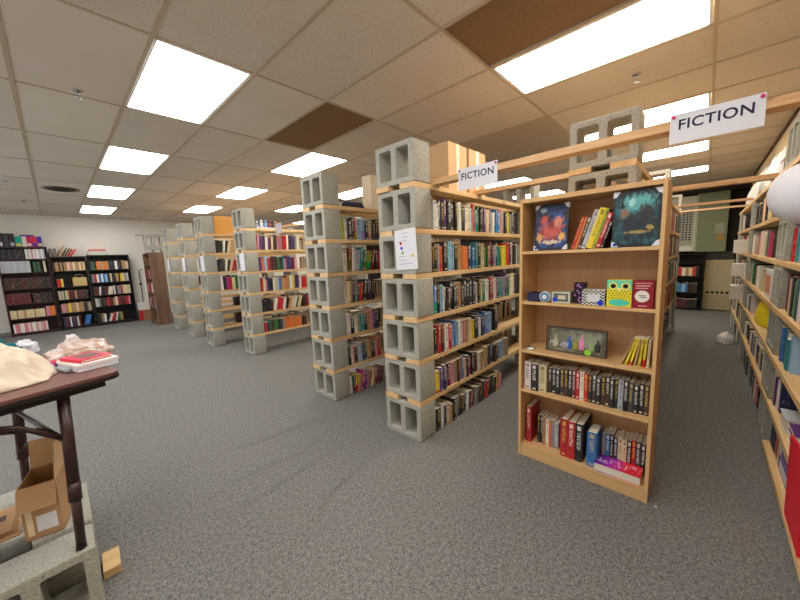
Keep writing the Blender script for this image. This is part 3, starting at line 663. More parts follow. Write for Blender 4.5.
# ------------------------------------------------------------------ boxes and things on top of the rows
T6 = 6*PER
def carton(name, label, x0, x1, y0, y1, z0, h, mat, tape=True, rz=0, group=None, cat='box'):
    t = thing(name, label, cat, ((x0+x1)/2, (y0+y1)/2, z0+.0004), (0, 0, rz), group=group); w, d = x1-x0, y1-y0
    obj('body', bx(-w/2, w/2, -d/2, d/2, 0, h), mat, t, bevel=.003)
    obj('flap', MB().box(-w/2, -.002, -d/2, d/2, h+.0004, h+.004).box(.002, w/2, -d/2, d/2, h+.0004, h+.004), mat, t)
    if tape: obj('tape', MB().box(-.026, .026, -d/2-.0008, d/2+.0008, h+.004, h+.0048).box(-.026, .026, -d/2-.0008, -d/2, h*.72, h+.004).box(-.026, .026, d/2, d/2+.0008, h*.72, h+.004).box(-.02, .02, -d/2-.0006, -d/2, 0.01, h*.72), M_TAPE, t)
    return t
carton('cardboard_box', 'brown cardboard box standing right behind the top block of the front row', 2.372, 2.66, 1.625, 1.95, T6+.0, .395, M_CARDL, group='cardboard boxes on the front row')
carton('cardboard_box', 'second cardboard box, half hidden behind the small FICTION sign', 2.70, 3.0, 1.625, 1.95, T6, .40, M_CARDL, group='cardboard boxes on the front row')
carton('cardboard_box', 'cream upright box on top of the second block row', 2.55, 2.74, 2.80, 2.95, T6, .38, sw('e4d3b8', .8), False)
def flatbook(x, y, z, w, d, h, ch, label, rz=0):
    t = thing('book', label, 'book', (x, y, z+.0004), (0, 0, rz), group='books lying on top of the block rows')
    obj('cover', MB().box(0, w, 0, d, 0, .003).box(0, w, 0, d, h-.003, h).box(0, w, -.003, 0, 0, h), sw(PAL[ch][1], .5), t); obj('pages', bx(.004, w-.004, .0005, d-.006, .0032, h-.0032), M_PAGES, t)
flatbook(2.12, 2.785, T6, .30, .20, .03, 'k', 'black book lying on top of the second block row, under the navy one')
flatbook(2.14, 2.79, T6+.031, .27, .19, .025, 'n', 'navy book lying on the black book, top of the second row')
flatbook(2.09, 2.99, T6, .21, .16, .09, 'w', 'thick white book lying at the back beside the top block')
flatbook(2.10, 3.0, T6+.091, .19, .145, .035, 'd', 'brown book on the thick white one behind the top block')
tag(obj('plywood_sheet', bx(0, .36, 0, .03, 0, .32), sw('d79a4c', .6), loc=(2.08, 6.50, T6+.0004), bevel=.002), 'orange wood panel standing on a far block row', 'plywood')
for i, (dx, hx, l, s) in enumerate(((.0, 'a9bccb', 'pale blue', .05), (.07, 'e4e6ea', 'white', .07), (.14, '7fa0c8', 'blue', .075), (.20, '9a4a5a', 'reddish', .07), (.26, '4a3a44', 'dark', .06), (.31, 'c08060', 'orange', .055))):
    t = thing('figurine', f'{l} little figure, {ordn(i+1)} from the top block on a far row', 'figurine', (2.34+dx, 5.33, T6+.0215), group='little figures on a far row')
    m = sw(hx); obj('body', MB().lathe([(.018, 0), (.028, .02), (.024, s*.9), (.010, s*1.1)], 14), m, t); obj('head', MB().lathe([(.004, s*1.1), (.022, s*1.1+.015), (.024, s*1.1+.03), (.012, s*1.1+.048), (.002, s*1.1+.052)], 14), m, t)
tag(obj('white_tray', bx(0, .42, 0, .13, 0, .02), M_PAPER, loc=(2.30, 5.26, T6+.0006), bevel=.003), 'white flat tray under the little figures', 'tray')
beam(2.66, .08, 4.7, 5.62, 'far pine beam on the row with the little figures') 
t = sign(2.615, 5.26, 5.06, 2.12, .16, 'far small white sign hanging from a beam over the rows', '', .05, False)

# white globe lantern at the right edge, on a cord from the sign beam
GR = .116
t = thing('pendant_globe', 'big plain white globe hanging at the right edge of the photo', 'lantern', (1.93, -.272, 1.664))
obj('globe', MB().lathe([(.002, -GR)]+[(GR*math.cos(a), GR*math.sin(a)) for a in [math.radians(d) for d in range(-80, 81, 8)]]+[(.002, GR)], 48), plain('white_shade', 'd9d6dc', .6, .02, 4), t)
obj('cap', MB().lathe([(.03, GR-.004), (.03, GR+.008), (.008, GR+.018)], 20), M_PAPER, t)
obj('cord', MB().tube([(0, 0, GR+.01), (0, 0, CEIL-1.664)], .003, 8), M_PAPER, t)

# ------------------------------------------------------------------ right wall shelf contents
RYF = -.395
G = 'books on the right wall shelf'
def RS(z, x, spec, th, hh, where, limit, dd=.15, leans=(), **kw):
    shelf('+y', (x, RYF-.012), z, spec, th, hh, dd, where, G, limit=limit, leans=leans, **kw)
w1 = 'from the near column towards the camera, right shelf level {}'
RS(4*PER, 3.47, 'nvrotsiagwmk', .055, .235, w1.format('four'), 1.0)
RS(3*PER, 3.47, 'mmmcdkwetnwr', .05, .24, w1.format('three'), 1.0)
RS(2*PER, 3.47, 'aobntwts', .05, .22, w1.format('two'), .45)
RS(1*PER, 3.47, 'cvmwn', .045, .22, w1.format('one'), .3)
RS(5*PER, 3.30, 'kdnvk', .05, .22, w1.format('five'), .3)
w2 = 'from far end of middle bay, right shelf level {}'
RS(5*PER, 5.93, 'wkgwdakcpwkgiwyyaakwny', .085, .24, w2.format('five'), 2.0)
RS(4*PER, 5.93, 'wigcarpwpwwcwckdeurmk', .088, .235, w2.format('four'), 2.0)
RS(3*PER, 5.9, 'wiwebkcmrnwkwc', .085, .22, w2.format('three'), 1.3)
RS(0, 5.75, 'kgkwgkgwkhgdkwrpk', .09, .20, 'on the carpet under middle bay of right shelf', 1.8, leans={'all': -.05})
RS(1*PER, 5.9, 'wgkwwdkcwkgwdkwckw', .10, .19, w2.format('one'), 1.9)
RS(2*PER, 5.93, 'wgwkidw', .08, .2, w2.format('two'), .52)
# second bay further off
w3 = 'beyond the far column of the right shelf, level {}'
for lv, sp in ((4, 'ckwcd'), (3, 'kwgcw'), (2, 'wkdkw')): RS(lv*PER, 6.80, sp, .09, .22, f'beside the jutting pale carton, right shelf level {ordn(lv)}', .5, dd=.16)
for lv, sp in ((5, 'kcwdk'), (4, 'wgpcrwkcdwpgcw'), (3, 'wrdegkwwcpdk'), (2, 'kmwwkgckwrdkw'), (1, 'rwkwgkwdkwckgw'), (0, 'kwgkwkgdkwgk')): RS(lv*PER, 8.05, sp, .10, .22, w3.format(('floor', 'one', 'two', 'three', 'four', 'five')[lv]), .8 if lv in (2, 3, 4) else 1.75, dd=.16)
for i, (x, z, h, w, hx, l) in enumerate(((7.6, 4*PER+.05, .09, .3, 'dcdce0', 'level four'), (7.3, 2*PER+.08, .10, .35, 'd6cfc6', 'level two'), (7.0, 2*PER+.0, .08, .3, 'e0d8d0', 'level two, nearer'))): pass
# flat boxes, board games and bags
def rbox(name, label, x0, x1, z, h, hexc, y0=RY0+.02, y1=RYF-.01, rot=(0,0,0), cat='box', face=None):
    t = thing(name, label, cat, ((x0+x1)/2, (y0+y1)/2, z+.0005), rot, group='boxes on the right wall shelf'); w, d = x1-x0, y1-y0
    obj('body', bx(-w/2, w/2, -d/2, d/2, 0, h), sw(hexc), t, bevel=.003)
    if face: obj('printed_panel', bx(-w*.38, w*.38, d/2, d/2+.001, h*.15, h*.8), sw(face), t)
    return t
rbox('picture_box', 'white box with orange picture behind the near column of the right shelf', 4.05, 4.45, 3*PER, .24, 'd9dade', face='d9906c')
rbox('game_box', 'purple and white box lying low at the right edge', 2.55, 2.95, .098, .09, '5a3f86', face='d8d6e4')
rbox('game_box', 'white box on the purple one at the right edge', 2.58, 2.92, .189, .07, 'd6d2d6', face='7a5a9a')
rbox('cream_box', 'cream box standing between the navy bin and the purple box', 2.975, 3.10, .098, .19, 'd8cbb2', face='a8584a')
rbox('navy_bin', 'navy blue bin at the end of the lowest right board', 3.12, 3.29, .098, .16, '262a52')
rbox('white_box', 'white carton sticking out of the far end of the right shelf', 6.62, 6.80, 1.50, .12, 'dcdce0', RYF-.12, RYF+.09) if False else None
tag(obj('red_folder', MB().prism([(-.2, .0), (.13, .0), (.20, .40), (-.14, .44)], -.006, .006, Matrix(((1,0,0,0),(0,0,-1,0),(0,1,0,0),(0,0,0,1)))), sw('d8152c', .5), loc=(2.30, -.379, .0985), rot=(0, 0, 0)), 'bright red folder propped against the right shelf at the photo edge', 'folder')
flatbook(2.62, -.56, 1*PER, .22, .15, .05, 'w', 'white book lying on the right shelf near the photo edge'); flatbook(2.92, -.56, 1*PER, .2, .15, .08, 'i', 'silver grey book lying on the lower right shelf')
flatbook(2.66, -.565, 1*PER+.0505, .2, .15, .04, 'v', 'purple book lying on the white book at the right edge')
t = tag(link('yellow_bag', blob(.40, .085, .26, 5, .06, 1.6, sub=4), sw('e3c916', .7), loc=(4.90, RY0+.098, 2*PER+.0005)), 'yellow stuffed bag on the right wall shelf', 'bag')
for i, (x, l, hx) in enumerate(((4.55, 'closest of them', 'd6d3cf'), (5.05, 'second along', 'dedbd8'), (5.57, 'third along', 'd3d0cb'), (6.12, 'fourth along', 'e0ddd8'), (6.70, 'fifth along', 'd8d5d0'), (7.30, 'last of them', 'dcd9d4'))):
    tag(link('plastic_bundle', blob(.20, .092, (.26, .30, .27, .33, .28, .3)[i], 11+i, .14, 2.4, folds=.12), plain('white_plastic_'+hx, hx, .35, .05, 12, spec=.5), loc=(x, RYF-.085, T6+.0005)), 'white plastic bundle on the top right board, '+l, 'bundle', 'white bundles on the top right board')
rbox('red_carton', 'small red and white carton among the bundles on the top right board', 4.05, 4.3, T6, .12, '8a3a44', face='d8d0d0')
rbox('green_box', 'small green box beside the lone block on the top right board', 3.92, 4.03, T6, .19, '6f8a6c')
tag(link('plastic_bundle', blob(.16, .10, .15, 31, .2, 2.4), plain('white_plastic', 'd8d6d2', .4, .05, 12), loc=(6.9, RYF+.11, .0005)), 'white bundle on the carpet in front of the far right shelf', 'bundle')
for i, (x, z, h, l) in enumerate(((7.02, 3*PER, .16, 'upper'), (6.98, 2*PER, .18, 'middle'), (7.04, 4*PER, .17, 'top'))):
    t = thing('paper_carton', f'{l} pale carton jutting into the aisle from the far right shelf', 'box', (x, RYF-.06, z+.0005), group='pale cartons jutting from the far right shelf'); obj('body', bx(-.15, .15, -.12, .16, 0, h), sw('d8d2cc'), t, bevel=.003); obj('lid', bx(-.153, .153, -.123, .163, h+.0003, h+.02), sw('e2dedb'), t)
# white cloth stack and papers hanging over board
# row behind the bookcase: the sliver of its aisle side
G = 'books on the aisle side behind the bookcase'
def fill(n, chars): return ''.join(R.choice(chars) for _ in range(n))
for lv in (1, 2, 3, 4, 5):
    for xs in (2.8, 5.2): shelf('-y', (xs, R0Y), lv*PER, fill(40, 'yakwdetkgwbrkwmgd'), .055, .235, .14, '', '', ind=False, limit=1.9, inset=.01)

# ------------------------------------------------------------------ distant books (one mass)
x, y = 2.285, 5.25
for lv, sp, th, hh, L in ((5, 'pvnwvmcdpprrwkvngw', .042, .22, {'all': .05}), (4, 'vosrdmkektpvnvmpw', .042, .21, {}), (3, 'rcpnkwcsbaaoawynvwrr', .04, .21, {'all': .03}), (2, 'kkkmwrrwkacwkckmrnk', .045, .2, {5: .2, 6: .2, 7: .2, 8: .2, 9: .25, 10: .25, 11: .25, 12: .3, 13: .3, 14: .3}), (1, 'rnedeekhgoooooookd', .043, .18, {})):
    shelf('-y', (x, y), lv*PER, sp, th, hh, .13, '', '', ind=False, limit=1.2, leans=L)
x, y = 2.055, 6.44
for lv, sp, L in ((5, 'kkwkcaak', {3: .15, 4: .2, 5: .25, 6: .25, 7: .25, 8: .3}), (4, 'khwdcrp', {3: .15, 4: .2, 5: .25, 6: .25}), (3, 'wkurcelkt', {}), ):
    shelf('-y', (x, y), lv*PER, sp, .045, .23, .13, '', '', ind=False, limit=.5, leans=L)
for lv in (1, 2): shelf('-y', (2.35, 6.80-.15), lv*PER, 'kmkdkwkrkk', .05, .18, .13, '', '', ind=False, limit=.5)
for (x, y) in ((2.055, 7.66), (2.055, 8.93)):
    for lv in (3, 4, 5): shelf('-y', (x+.25, y+.0), lv*PER, fill(10, 'kdwrm'), .05, .21, .13, '', '', ind=False, limit=.6)
# books on the rear boards of the near rows, and the dark rear rank on the fourth shelf
for i, (x0, y0, d) in enumerate(ROWS[:3]):
    for lv in range(1, 6):
        u = shelf('+y', (x0+2.2, y0+BW), lv*PER, fill(38, 'kdgmwnhcak'), .05, .2, .13, '', '', ind=False, limit=1.95)
for lv in range(1, 6): shelf('+y', (R0X+2.2, R0Y+BW), lv*PER, fill(38, 'kdgmwnhcak'), .05, .2, .13, '', '', ind=False, limit=1.95)

# ------------------------------------------------------------------ back wall bookcases
BYF = 11.62
def wallcase(name, label, x0, x1, h, shelves, mat, top=True):
    t = thing(name, label, 'bookcase', (x0, BYF, 0), group='bookcases along the back wall'); w = x1-x0; d = .28
    for xx in (0, w-.022): obj('side_panel', bx(xx, xx+.022, 0, d, 0, h), mat, t)
    obj('back_panel', bx(.022, w-.022, d-.01, d-.004, .02, h), mat, t)
    obj('top_panel', bx(.022, w-.022, 0, d-.011, h-.03, h), mat, t)
    for z in shelves: obj('shelf', bx(.022, w-.022, .004, d-.011, z-.022, z), mat, t)
    obj('kick_board', bx(.022, w-.022, .01, .025, 0, shelves[-1]-.0225), mat, t)
    return t
S1 = [1.80, 1.50, 1.165, .845, .50, .18] if False else [1.79, 1.475, 1.10, .745, .405, .07]
S2 = [1.475, 1.08, .765, .43, .07]
S3 = [1.47, 1.14, .80, .50, .08]
wallcase('bookcase', 'tallest dark mahogany bookcase at the left on the back wall', -.845, -.05, 2.075, S1, M_DKRED)
wallcase('bookcase', 'black bookcase between two others on the back wall', -.03, .60, 1.83, S2, M_BLACK)
wallcase('bookcase', 'black bookcase with thick top at the right of the back wall group', .625, 1.46, 1.855, S3, M_BLACK)
def back(x0, x1, z, spec, th, hh, tj=.2, hj=.06, leans=(), dd=.17): shelf('-y', (x0, BYF+.02), z, spec, th, hh, dd, '', '', ind=False, limit=x1-x0, tj=tj, hj=hj, leans=leans)
a, b = -.82, -.075
back(a, a+.40, S1[0], 'hkhkkhkkhkhk', .033, .23); back(a+.41, b, S1[0], 'wiwpwiwiwiww', .03, .23, hj=.02)
back(a, a+.48, S1[1], 'iiiiiiiiiiiiiiii', .031, .27, hj=.01); back(a+.49, a+.66, S1[1], 'kekekek', .026, .25, hj=.02); back(a+.665, b, S1[1], 'cn', .035, .26)
back(a, b, S1[2], 'ddddmdddddmddddmdddddkkddd', .03, .25, hj=.03); back(a, a+.4, S1[3], 'mmmmmmmmmmmmmm', .03, .24, hj=.02); back(a+.41, b, S1[3], 'ddmdkkdkkdkk', .03, .22)
back(a+.01, a+.56, S1[4], 'cccacccaccccaccccccc', .03, .19, hj=.03); back(a+.58, b, S1[4], 'ppooo', .03, .235, hj=.02)
back(a+.02, b-.10, S1[5], 'wppwwppwpwwpwwppwwwo', .031, .215, hj=.02, leans={18: .3, 19: .35, 20: .4})
a, b = -.0, .575
back(a, b, S2[0], 'daadadaacpacaacac', .034, .22, hj=.03); back(a+.02, a+.16, S2[1], 'rryk', .04, .19); back(a+.01, b, S2[2], 'caiecammdmadddmdddd', .03, .215); back(a+.02, b, S2[3], 'ppaayaaacaaakhga', .035, .23); back(a+.02, a+.36, S2[4], 'nmnwnmnwmn', .034, .24); back(a+.38, b, S2[4], 'bbb', .03, .25, leans={'all': .25})
a, b = .655, 1.43
back(a, b, S3[0], 'hekoaaoadnkwhkaac', .044, .22); back(a, b, S3[1], 'grwbwbskckdadycgw', .042, .215); back(a, b, S3[2], 'dmwkkmwcwkggrcccc', .042, .225, leans={3: .1, 7: .15, 8: .15}); back(a, b, S3[3], 'wgkdmrmmawrmmmrp', .044, .22); back(a, b-.18, S3[4], 'kdawkwrmwea', .042, .22, leans={5: .3, 6: .3, 7: .3, 8: .3, 9: .2})
# wicker storage case on the middle bookcase
t = thing('storage_case', 'tan case with a curved handle in the black bookcase', 'case', (.43, BYF+.03, S2[1]+.0005)); obj('body', bx(-.13, .13, 0, .15, 0, .22), sw('c7ad72'), t, bevel=.01); obj('handle', MB().tube([(-.08, .07, .215), (-.06, .07, .275), (0, .07, .295), (.06, .07, .275), (.08, .07, .215)], .012, 8), sw('8a8378'), t)
# things standing on top of the back wall bookcases
def topbook(x, z, t, h, hexc, label, name='binder', lean=0, cat='binder', lo=None, d=.2):
    o = thing(name, label, cat, (x, BYF+.02, z+.0004+t/2*math.sin(abs(lean))), (0, lean, 0), group='volumes on top of the back wall bookcases')
    obj('cover', MB().box(-t/2, t/2, 0, .006, 0, h).box(-t/2, -t/2+.004, .006, d, 0, h).box(t/2-.004, t/2, .006, d, 0, h), sw(hexc), o); obj('pages', bx(-t/2+.0045, t/2-.0045, .0065, d-.01, .004, h-.01), M_PAGES, o)
    if lo: obj('spine_label', bx(-t*.4, t*.4, -.001, 0, h*.06, h*.32), sw(lo), o)
for i, (xx, t_, h_, hx, nm, lo) in enumerate(((-.75, .09, .31, '3a3a44', 'dark grey', 'c8c8cc'), (-.655, .08, .30, '40404a', 'charcoal', None), (-.57, .07, .30, '35353e', 'slate grey', 'b0b0b4'), (-.475, .10, .235, '1fa08c', 'turquoise', 'd8c060'), (-.385, .07, .24, 'd8ccc0', 'cream', None), (-.31, .075, .24, 'c8205a', 'crimson pink', 'e0d0c8'), (-.225, .075, .24, 'd02a50', 'red pink', '3038a8'), (-.145, .075, .24, '4a2aa8', 'violet', 'd8d070'))):
    topbook(xx, 2.075, t_, h_, hx, f'{nm} binder standing on the tall mahogany bookcase, {ordn(i+1)} from left', lo=lo)
flt = thing('book', 'blue book lying across the coloured binders on the mahogany bookcase', 'book', (-.44, BYF+.03, 2.075+.2425), group='volumes on top of the back wall bookcases'); obj('cover', MB().box(0, .22, 0, .16, 0, .004).box(0, .22, 0, .16, .026, .03).box(0, .22, -.004, 0, 0, .03), sw('3a3aa0'), flt); obj('pages', bx(.004, .216, .001, .154, .0042, .0258), M_PAGES, flt)
for i, (xx, t_, h_, hx, nm, ln) in enumerate(((.0, .06, .20, '6f625c', 'grey brown', 0), (.075, .05, .20, '7a6a60', 'taupe', 0), (.135, .03, .29, 'c89868', 'tan', .42), (.19, .03, .22, '5c4a3c', 'brown', .46), (.24, .03, .22, '7a5a3a', 'olive brown', .48), (.29, .03, .2, 'a02a24', 'dark red', .5), (.34, .03, .2, 'c8242c', 'bright red', .52))):
    topbook(xx, 1.83, t_, h_, hx, f'{nm} book on top of the middle back bookcase, {ordn(i+1)} from left', 'book', ln, 'book')
t = thing('plastic_tray', 'clear plastic tray with red papers on the right back bookcase', 'tray', (.86, BYF+.12, 1.8555)); obj('tray', MB().box(-.19, .19, -.1, .1, 0, .01).box(-.19, -.18, -.1, .1, .01, .1).box(.18, .19, -.1, .1, .01, .1).box(-.18, .18, -.1, -.09, .01, .1), sw('b9c2b4', .3), t); obj('papers', bx(-.17, .15, -.085, .09, .0105, .15), sw('c9606a'), t)
# floor cartons, pole and brown cabinet right of the bookcases
c_ = carton('cardboard_box', 'red and brown carton on the carpet by the back wall', 1.50, 1.86, 11.45, 11.8, 0, .30, M_CARDD, False); obj('red_panel', bx(-.185, -.10, -.1765, -.1755, .02, .29), sw('c0262e'), c_)
carton('cardboard_box', 'white carton stacked on the red and brown carton', 1.49, 1.87, 11.46, 11.8, .3045, .20, sw('ddd6d0', .8), True)
t = thing('hand_truck', 'thin black hand truck frame behind the stacked cartons', 'hand truck', (1.70, 11.84, 0))
obj('frame', MB().tube([(-.03, 0, .02), (-.03, 0, 1.40), (0, 0, 1.43), (.05, 0, 1.42)], .011, 8), M_BLK, t); obj('knob', MB().lathe([(.008, .98), (.035, 1.0), (.035, 1.03), (.008, 1.05)], 12, Matrix.Translation((-.03, 0, 0))), M_BLK, t); obj('toe_plate', bx(-.1, .1, -.03, .03, 0, .012), M_BLK, t)
t = thing('bookcase', 'brown laminate bookcase seen from its end beside the far block columns', 'bookcase', (1.66, 10.12, 0))
obj('side_panel', bx(0, .31, 0, .022, 0, 1.85), M_GREYW, t); obj('side_panel', bx(0, .31, .76, .782, 0, 1.85), M_GREYW, t); obj('back_panel', bx(.30, .308, .0225, .7595, 0, 1.85), M_GREYW, t)
for z in (.07, .45, .84, 1.2, 1.55, 1.85): obj('shelf', bx(.004, .2995, .0225, .7595, z-.025, z), M_GREYW, t)
for z in (.45, .84, 1.2): shelf('-x', (1.67, 10.12+.72), z, fill(14, 'kmrdwp'), .045, .22, .17, '', '', ind=False, limit=.65)
for i in (0, 1, 2, 3, 4, 5, 6):
    block(1.96, 11.12, i*PER, f'grey concrete block, {ordn(i+1)} up in the column behind the brown bookcase', 'concrete blocks of the shelf ends', PI/2)
    if i: tag(obj('shelf_board', bx(-.195, .195, -.097, .097, 0, BT-.0006), plain('grey_board', 'a19a8c', .8), loc=(1.96, 11.12, i*PER-BT+.0003)), f'short grey board, {ordn(i)} up in the column behind the brown bookcase', 'shelf board', 'pine shelf boards')
tag(obj('shelf_board', bx(-.36, .30, -.097, .097, 0, .03), plain('grey_board', 'a19a8c', .8), loc=(1.96, 11.12, 7*PER-BT+.0003)), 'short grey board capping the column behind the brown bookcase', 'shelf board', 'pine shelf boards')

# ------------------------------------------------------------------ far wall: breaker panel, cabinet door, black bookcase
XF = XR-.16
t = thing('breaker_panel', 'white breaker panel with rows of black switches on the far wall', 'breaker panel', (XF, .22, 1.36))
obj('enclosure', bx(0, .16, 0, .62, 0, 1.26), sw('c9c7b4'), t, bevel=.006); obj('inner_cover', bx(-.01, 0, .04, .58, .14, 1.10), sw('a8a698'), t)
m = MB()
for r_ in range(6):
    for c2 in range(6): m.box(-.03, -.01, .08+c2*.06, .115+c2*.06, .26+r_*.115, .34+r_*.115)
obj('breakers', m, M_BLK, t); obj('nameplate', bx(-.012, 0, .06, .30, .02, .10), sw('dcdcd8'), t); obj('sticker', bx(-.012, -.01, .48, .54, .62, .70), M_BLK, t)
m = MB()
for r_ in range(6): m.box(-.034, -.0305, .075, .42, .292+r_*.115, .306+r_*.115)
obj('switch_rail', m, sw('d0d0cc'), t)
t = thing('panel_door', 'open grey green metal panel door right of the breaker panel', 'panel door', (XF, -.30, 1.34))
obj('door', bx(-.02, .01, 0, .515, 0, 1.32), sw('7d8468', .5), t, bevel=.006); obj('edge_trim', bx(-.026, -.02, .495, .515, .02, 1.30), sw('b5b49c'), t); obj('paper', bx(-.022, -.02, .05, .2, .40, .62), sw('9a9d88'), t); obj('warning_label', bx(-.022, -.02, .06, .16, .24, .38), sw('a8843c'), t); obj('support', bx(.01, .155, .2, .3, .2, 1.1), sw('5c604c'), t)
t = thing('bookcase', 'black bookcase below the breaker panel at the end of the aisle', 'bookcase', (10.02, .02, 0))
obj('side_panel', bx(0, .24, 0, .02, 0, 1.30), M_BLACK, t); obj('side_panel', bx(0, .24, .82, .84, 0, 1.30), M_BLACK, t); obj('back_panel', bx(.23, .24, .0205, .8195, 0, 1.30), M_BLACK, t)
for z in (.05, .42, .80, 1.10): obj('shelf', bx(.004, .2295, .0205, .8195, z-.02, z), M_BLACK, t)
obj('top_panel', bx(0, .2295, .0205, .8195, 1.28, 1.30), M_BLACK, t)
for lv, sp in ((.80, 'dawwcyarwacrk'), (.42, 'kdkgsbtbsbkdd'), (.05, 'mmdmdkmmdmkkk')): shelf('-x', (10.03, .83), lv, sp, .055, .2, .15, '', '', ind=False, limit=.78, tj=.2)
shelf('-x', (10.03, .62), 1.10, 'tbt', .06, .16, .15, '', '', ind=False, limit=.5)
t = thing('wall_heater', 'cream metal heater cabinet with a row of slots at the aisle end', 'heater', (XR-.18, -.46, .02)); obj('cabinet', bx(0, .18, 0, .47, 0, 1.13), sw('b5a98a', .5), t, bevel=.006); obj('front_panel', bx(-.006, 0, .02, .45, .06, .34), sw('a89c80'), t)
m = MB()
for q in range(5): m.box(-.003, 0, .05+q*.08, .10+q*.08, .37, .42)
obj('slots', m, M_BLK, t); obj('foot', bx(.02, .16, .05, .42, -.02, 0), M_BLK, t)
t = thing('folding_screen', 'dark folded screen standing on the heater at the aisle end', 'screen', (XR-.10, -.44, 1.1505))
for q in range(4): obj('panel', bx(0, .02, q*.11, q*.11+.105, 0, .18), sw('3a3834'), t, rot=(0, 0, 0), loc=(.01*(q % 2), 0, 0))

# ------------------------------------------------------------------ folding table, its blocks and the cartons under it
TZ = 1.002
tb = thing('folding_table', 'brown folding table standing on concrete blocks at the left edge', 'table', (.160, 1.935, 0), (0, 0, math.atan2(-.28, -.96)))
# local +x runs along the table away from its corner, local -y... towards the back
TL, TW, rr = 1.4, .76, .05
def rrect(x0, x1, y0, y1, r, n=6):
    out = []
    for cx, cy_, a0 in ((x1-r, y1-r, 0), (x0+r, y1-r, 90), (x0+r, y0+r, 180), (x1-r, y0+r, 270)):
        for q in range(n+1): a = math.radians(a0+90*q/n); out.append((cx+r*math.cos(a), cy_+r*math.sin(a)))
    return out
obj('tabletop', MB().prism(rrect(.0, TL, -TW, 0, rr), TZ+.006, TZ+.02), M_TABLE, tb, bevel=.002)
obj('edge_band', MB().prism(rrect(-.002, TL+.002, -TW-.002, .002, rr), TZ-.012, TZ+.0055), M_TEDGE, tb, bevel=.003)
obj('apron', MB().box(.05, TL-.05, -.06, -.045, TZ-.045, TZ-.0125).box(.05, TL-.05, -TW+.045, -TW+.06, TZ-.045, TZ-.0125).box(.05, .065, -TW+.06, -.06, TZ-.045, TZ-.0125), M_TEDGE, tb)
inv = Matrix.Rotation(-math.atan2(-.28, -.96), 4, 'Z') @ Matrix.Translation((-.160, -1.935, 0))
def T(x, y, z): return tuple(inv @ Vector((x, y, z)))
LT, LB = Vector((-.038, 1.945, TZ-.045)), Vector((-.062, 1.885, .302))
off = Vector((-.175, .665, 0))
for nm, o_ in (('leg', Vector((0,0,0))), ('leg', off)):
    d = LB-LT; g = obj(nm, MB().tube([T(*(LT+o_)), T(*(LT+d*.66+o_))], .021, 12), M_TLEG, tb)
    obj('lower_tube', MB().tube([T(*(LT+d*.60+o_)), T(*(LB+o_))], .017, 12), M_TLEG, g)
    obj('foot_cap', MB().tube([T(*(LB+o_+Vector((0,0,.012)))), T(*(LB+o_))], .0185, 12), M_BLK, g)
    obj('lock_collar', MB().tube([T(*(LT+d*.56+o_)), T(*(LT+d*.68+o_))], .0225, 12), M_TLEG, g)
obj('crossbar', MB().tube([T(*(LT+(LB-LT)*.30)), T(*(LT+off+(LB-LT)*.30))], .011, 8), M_TLEG, tb)
obj('brace', MB().tube([T(*(LT+(LB-LT)*.28)), T(-.17, 1.90, TZ-.11), T(-.45, 1.95, TZ-.05)], .010, 8), M_TLEG, tb)
obj('brace', MB().tube([T(-.10, 2.02, TZ-.19), T(-.45, 1.98, TZ-.07)], .009, 8), M_TLEG, tb)
block(-.215, 1.945, 0, 'concrete block under the near table leg, its hollow side to the camera', 'concrete blocks under the table', PI/2)
block(-.115, 2.285, 0, 'concrete block behind the one that holds the near table leg', 'concrete blocks under the table', 0)
block(-.235, 2.60, 0, 'concrete block under the far table leg', 'concrete blocks under the table', PI/2)
tag(obj('wood_offcut', bx(-.17, .045, -.045, .045, 0, .04), M_PINE_END, loc=(0.02, 1.975, 0), rot=(0, 0, .12), bevel=.002), 'pine offcut on the carpet sticking out past the block under the table', 'wood offcut') if False else None
tag(obj('wood_offcut', bx(0, .065, -.08, .07, 0, .04), M_PINE, loc=(-.010, 2.10, 0), rot=(0, 0, -.05), bevel=.002), 'pine offcut on the carpet beside the block under the table', 'wood offcut')
# open carton standing behind the table leg and flattened cartons
t = thing('open_carton', 'open brown cardboard carton with raised flap and white label beside the table leg', 'box', (-.150, 2.195, .3005), (0, 0, -.20))
cw, cd, ch_ = .12, .19, .25
obj('body', MB().box(-cw/2, cw/2, -cd/2, -cd/2+.005, 0, ch_).box(-cw/2, cw/2, cd/2-.005, cd/2, 0, ch_).box(-cw/2, -cw/2+.005, -cd/2+.005, cd/2-.005, 0, ch_).box(cw/2-.005, cw/2, -cd/2+.005, cd/2-.005, 0, ch_).box(-cw/2, cw/2, -cd/2, cd/2, -.0, .005), M_CARD, t)
obj('flap', bx(0, .004, -cd/2, cd/2, 0, .17), M_CARDL, t, loc=(cw/2-.004, 0, ch_+.001), rot=(0, .10, 0)); obj('flap', bx(-cw/2, cw/2, 0, .004, -.10, 0), M_CARD, t, loc=(0, -cd/2-.006, ch_), rot=(-.4, 0, 0)); obj('flap', bx(-cw/2, cw/2, 0, .004, 0, .13), M_CARDL, t, loc=(0, cd/2-.005, ch_+.001), rot=(-.25, 0, 0))
obj('shipping_label', bx(-.02, .045, -cd/2-.0012, -cd/2, .03, .105), M_PAPER, t); obj('tape', bx(-.05, -.03, -cd/2-.0008, -cd/2, .02, .23), M_TAPE, t)
t = thing('cardboard_box', 'low brown cardboard box lying under the flattened cartons', 'box', (-.725, 2.42, 0), (0, 0, 0)); obj('body', bx(-.26, .26, -.30, .30, 0, .298), M_CARDD, t, bevel=.003)
obj('flap', MB().box(-.258, .258, -.298, -.002, .2985, .302).box(-.258, .258, .002, .298, .2985, .302), M_CARD, t); obj('tape', bx(-.26, .26, -.02, .02, .3022, .3028), M_TAPE, t)
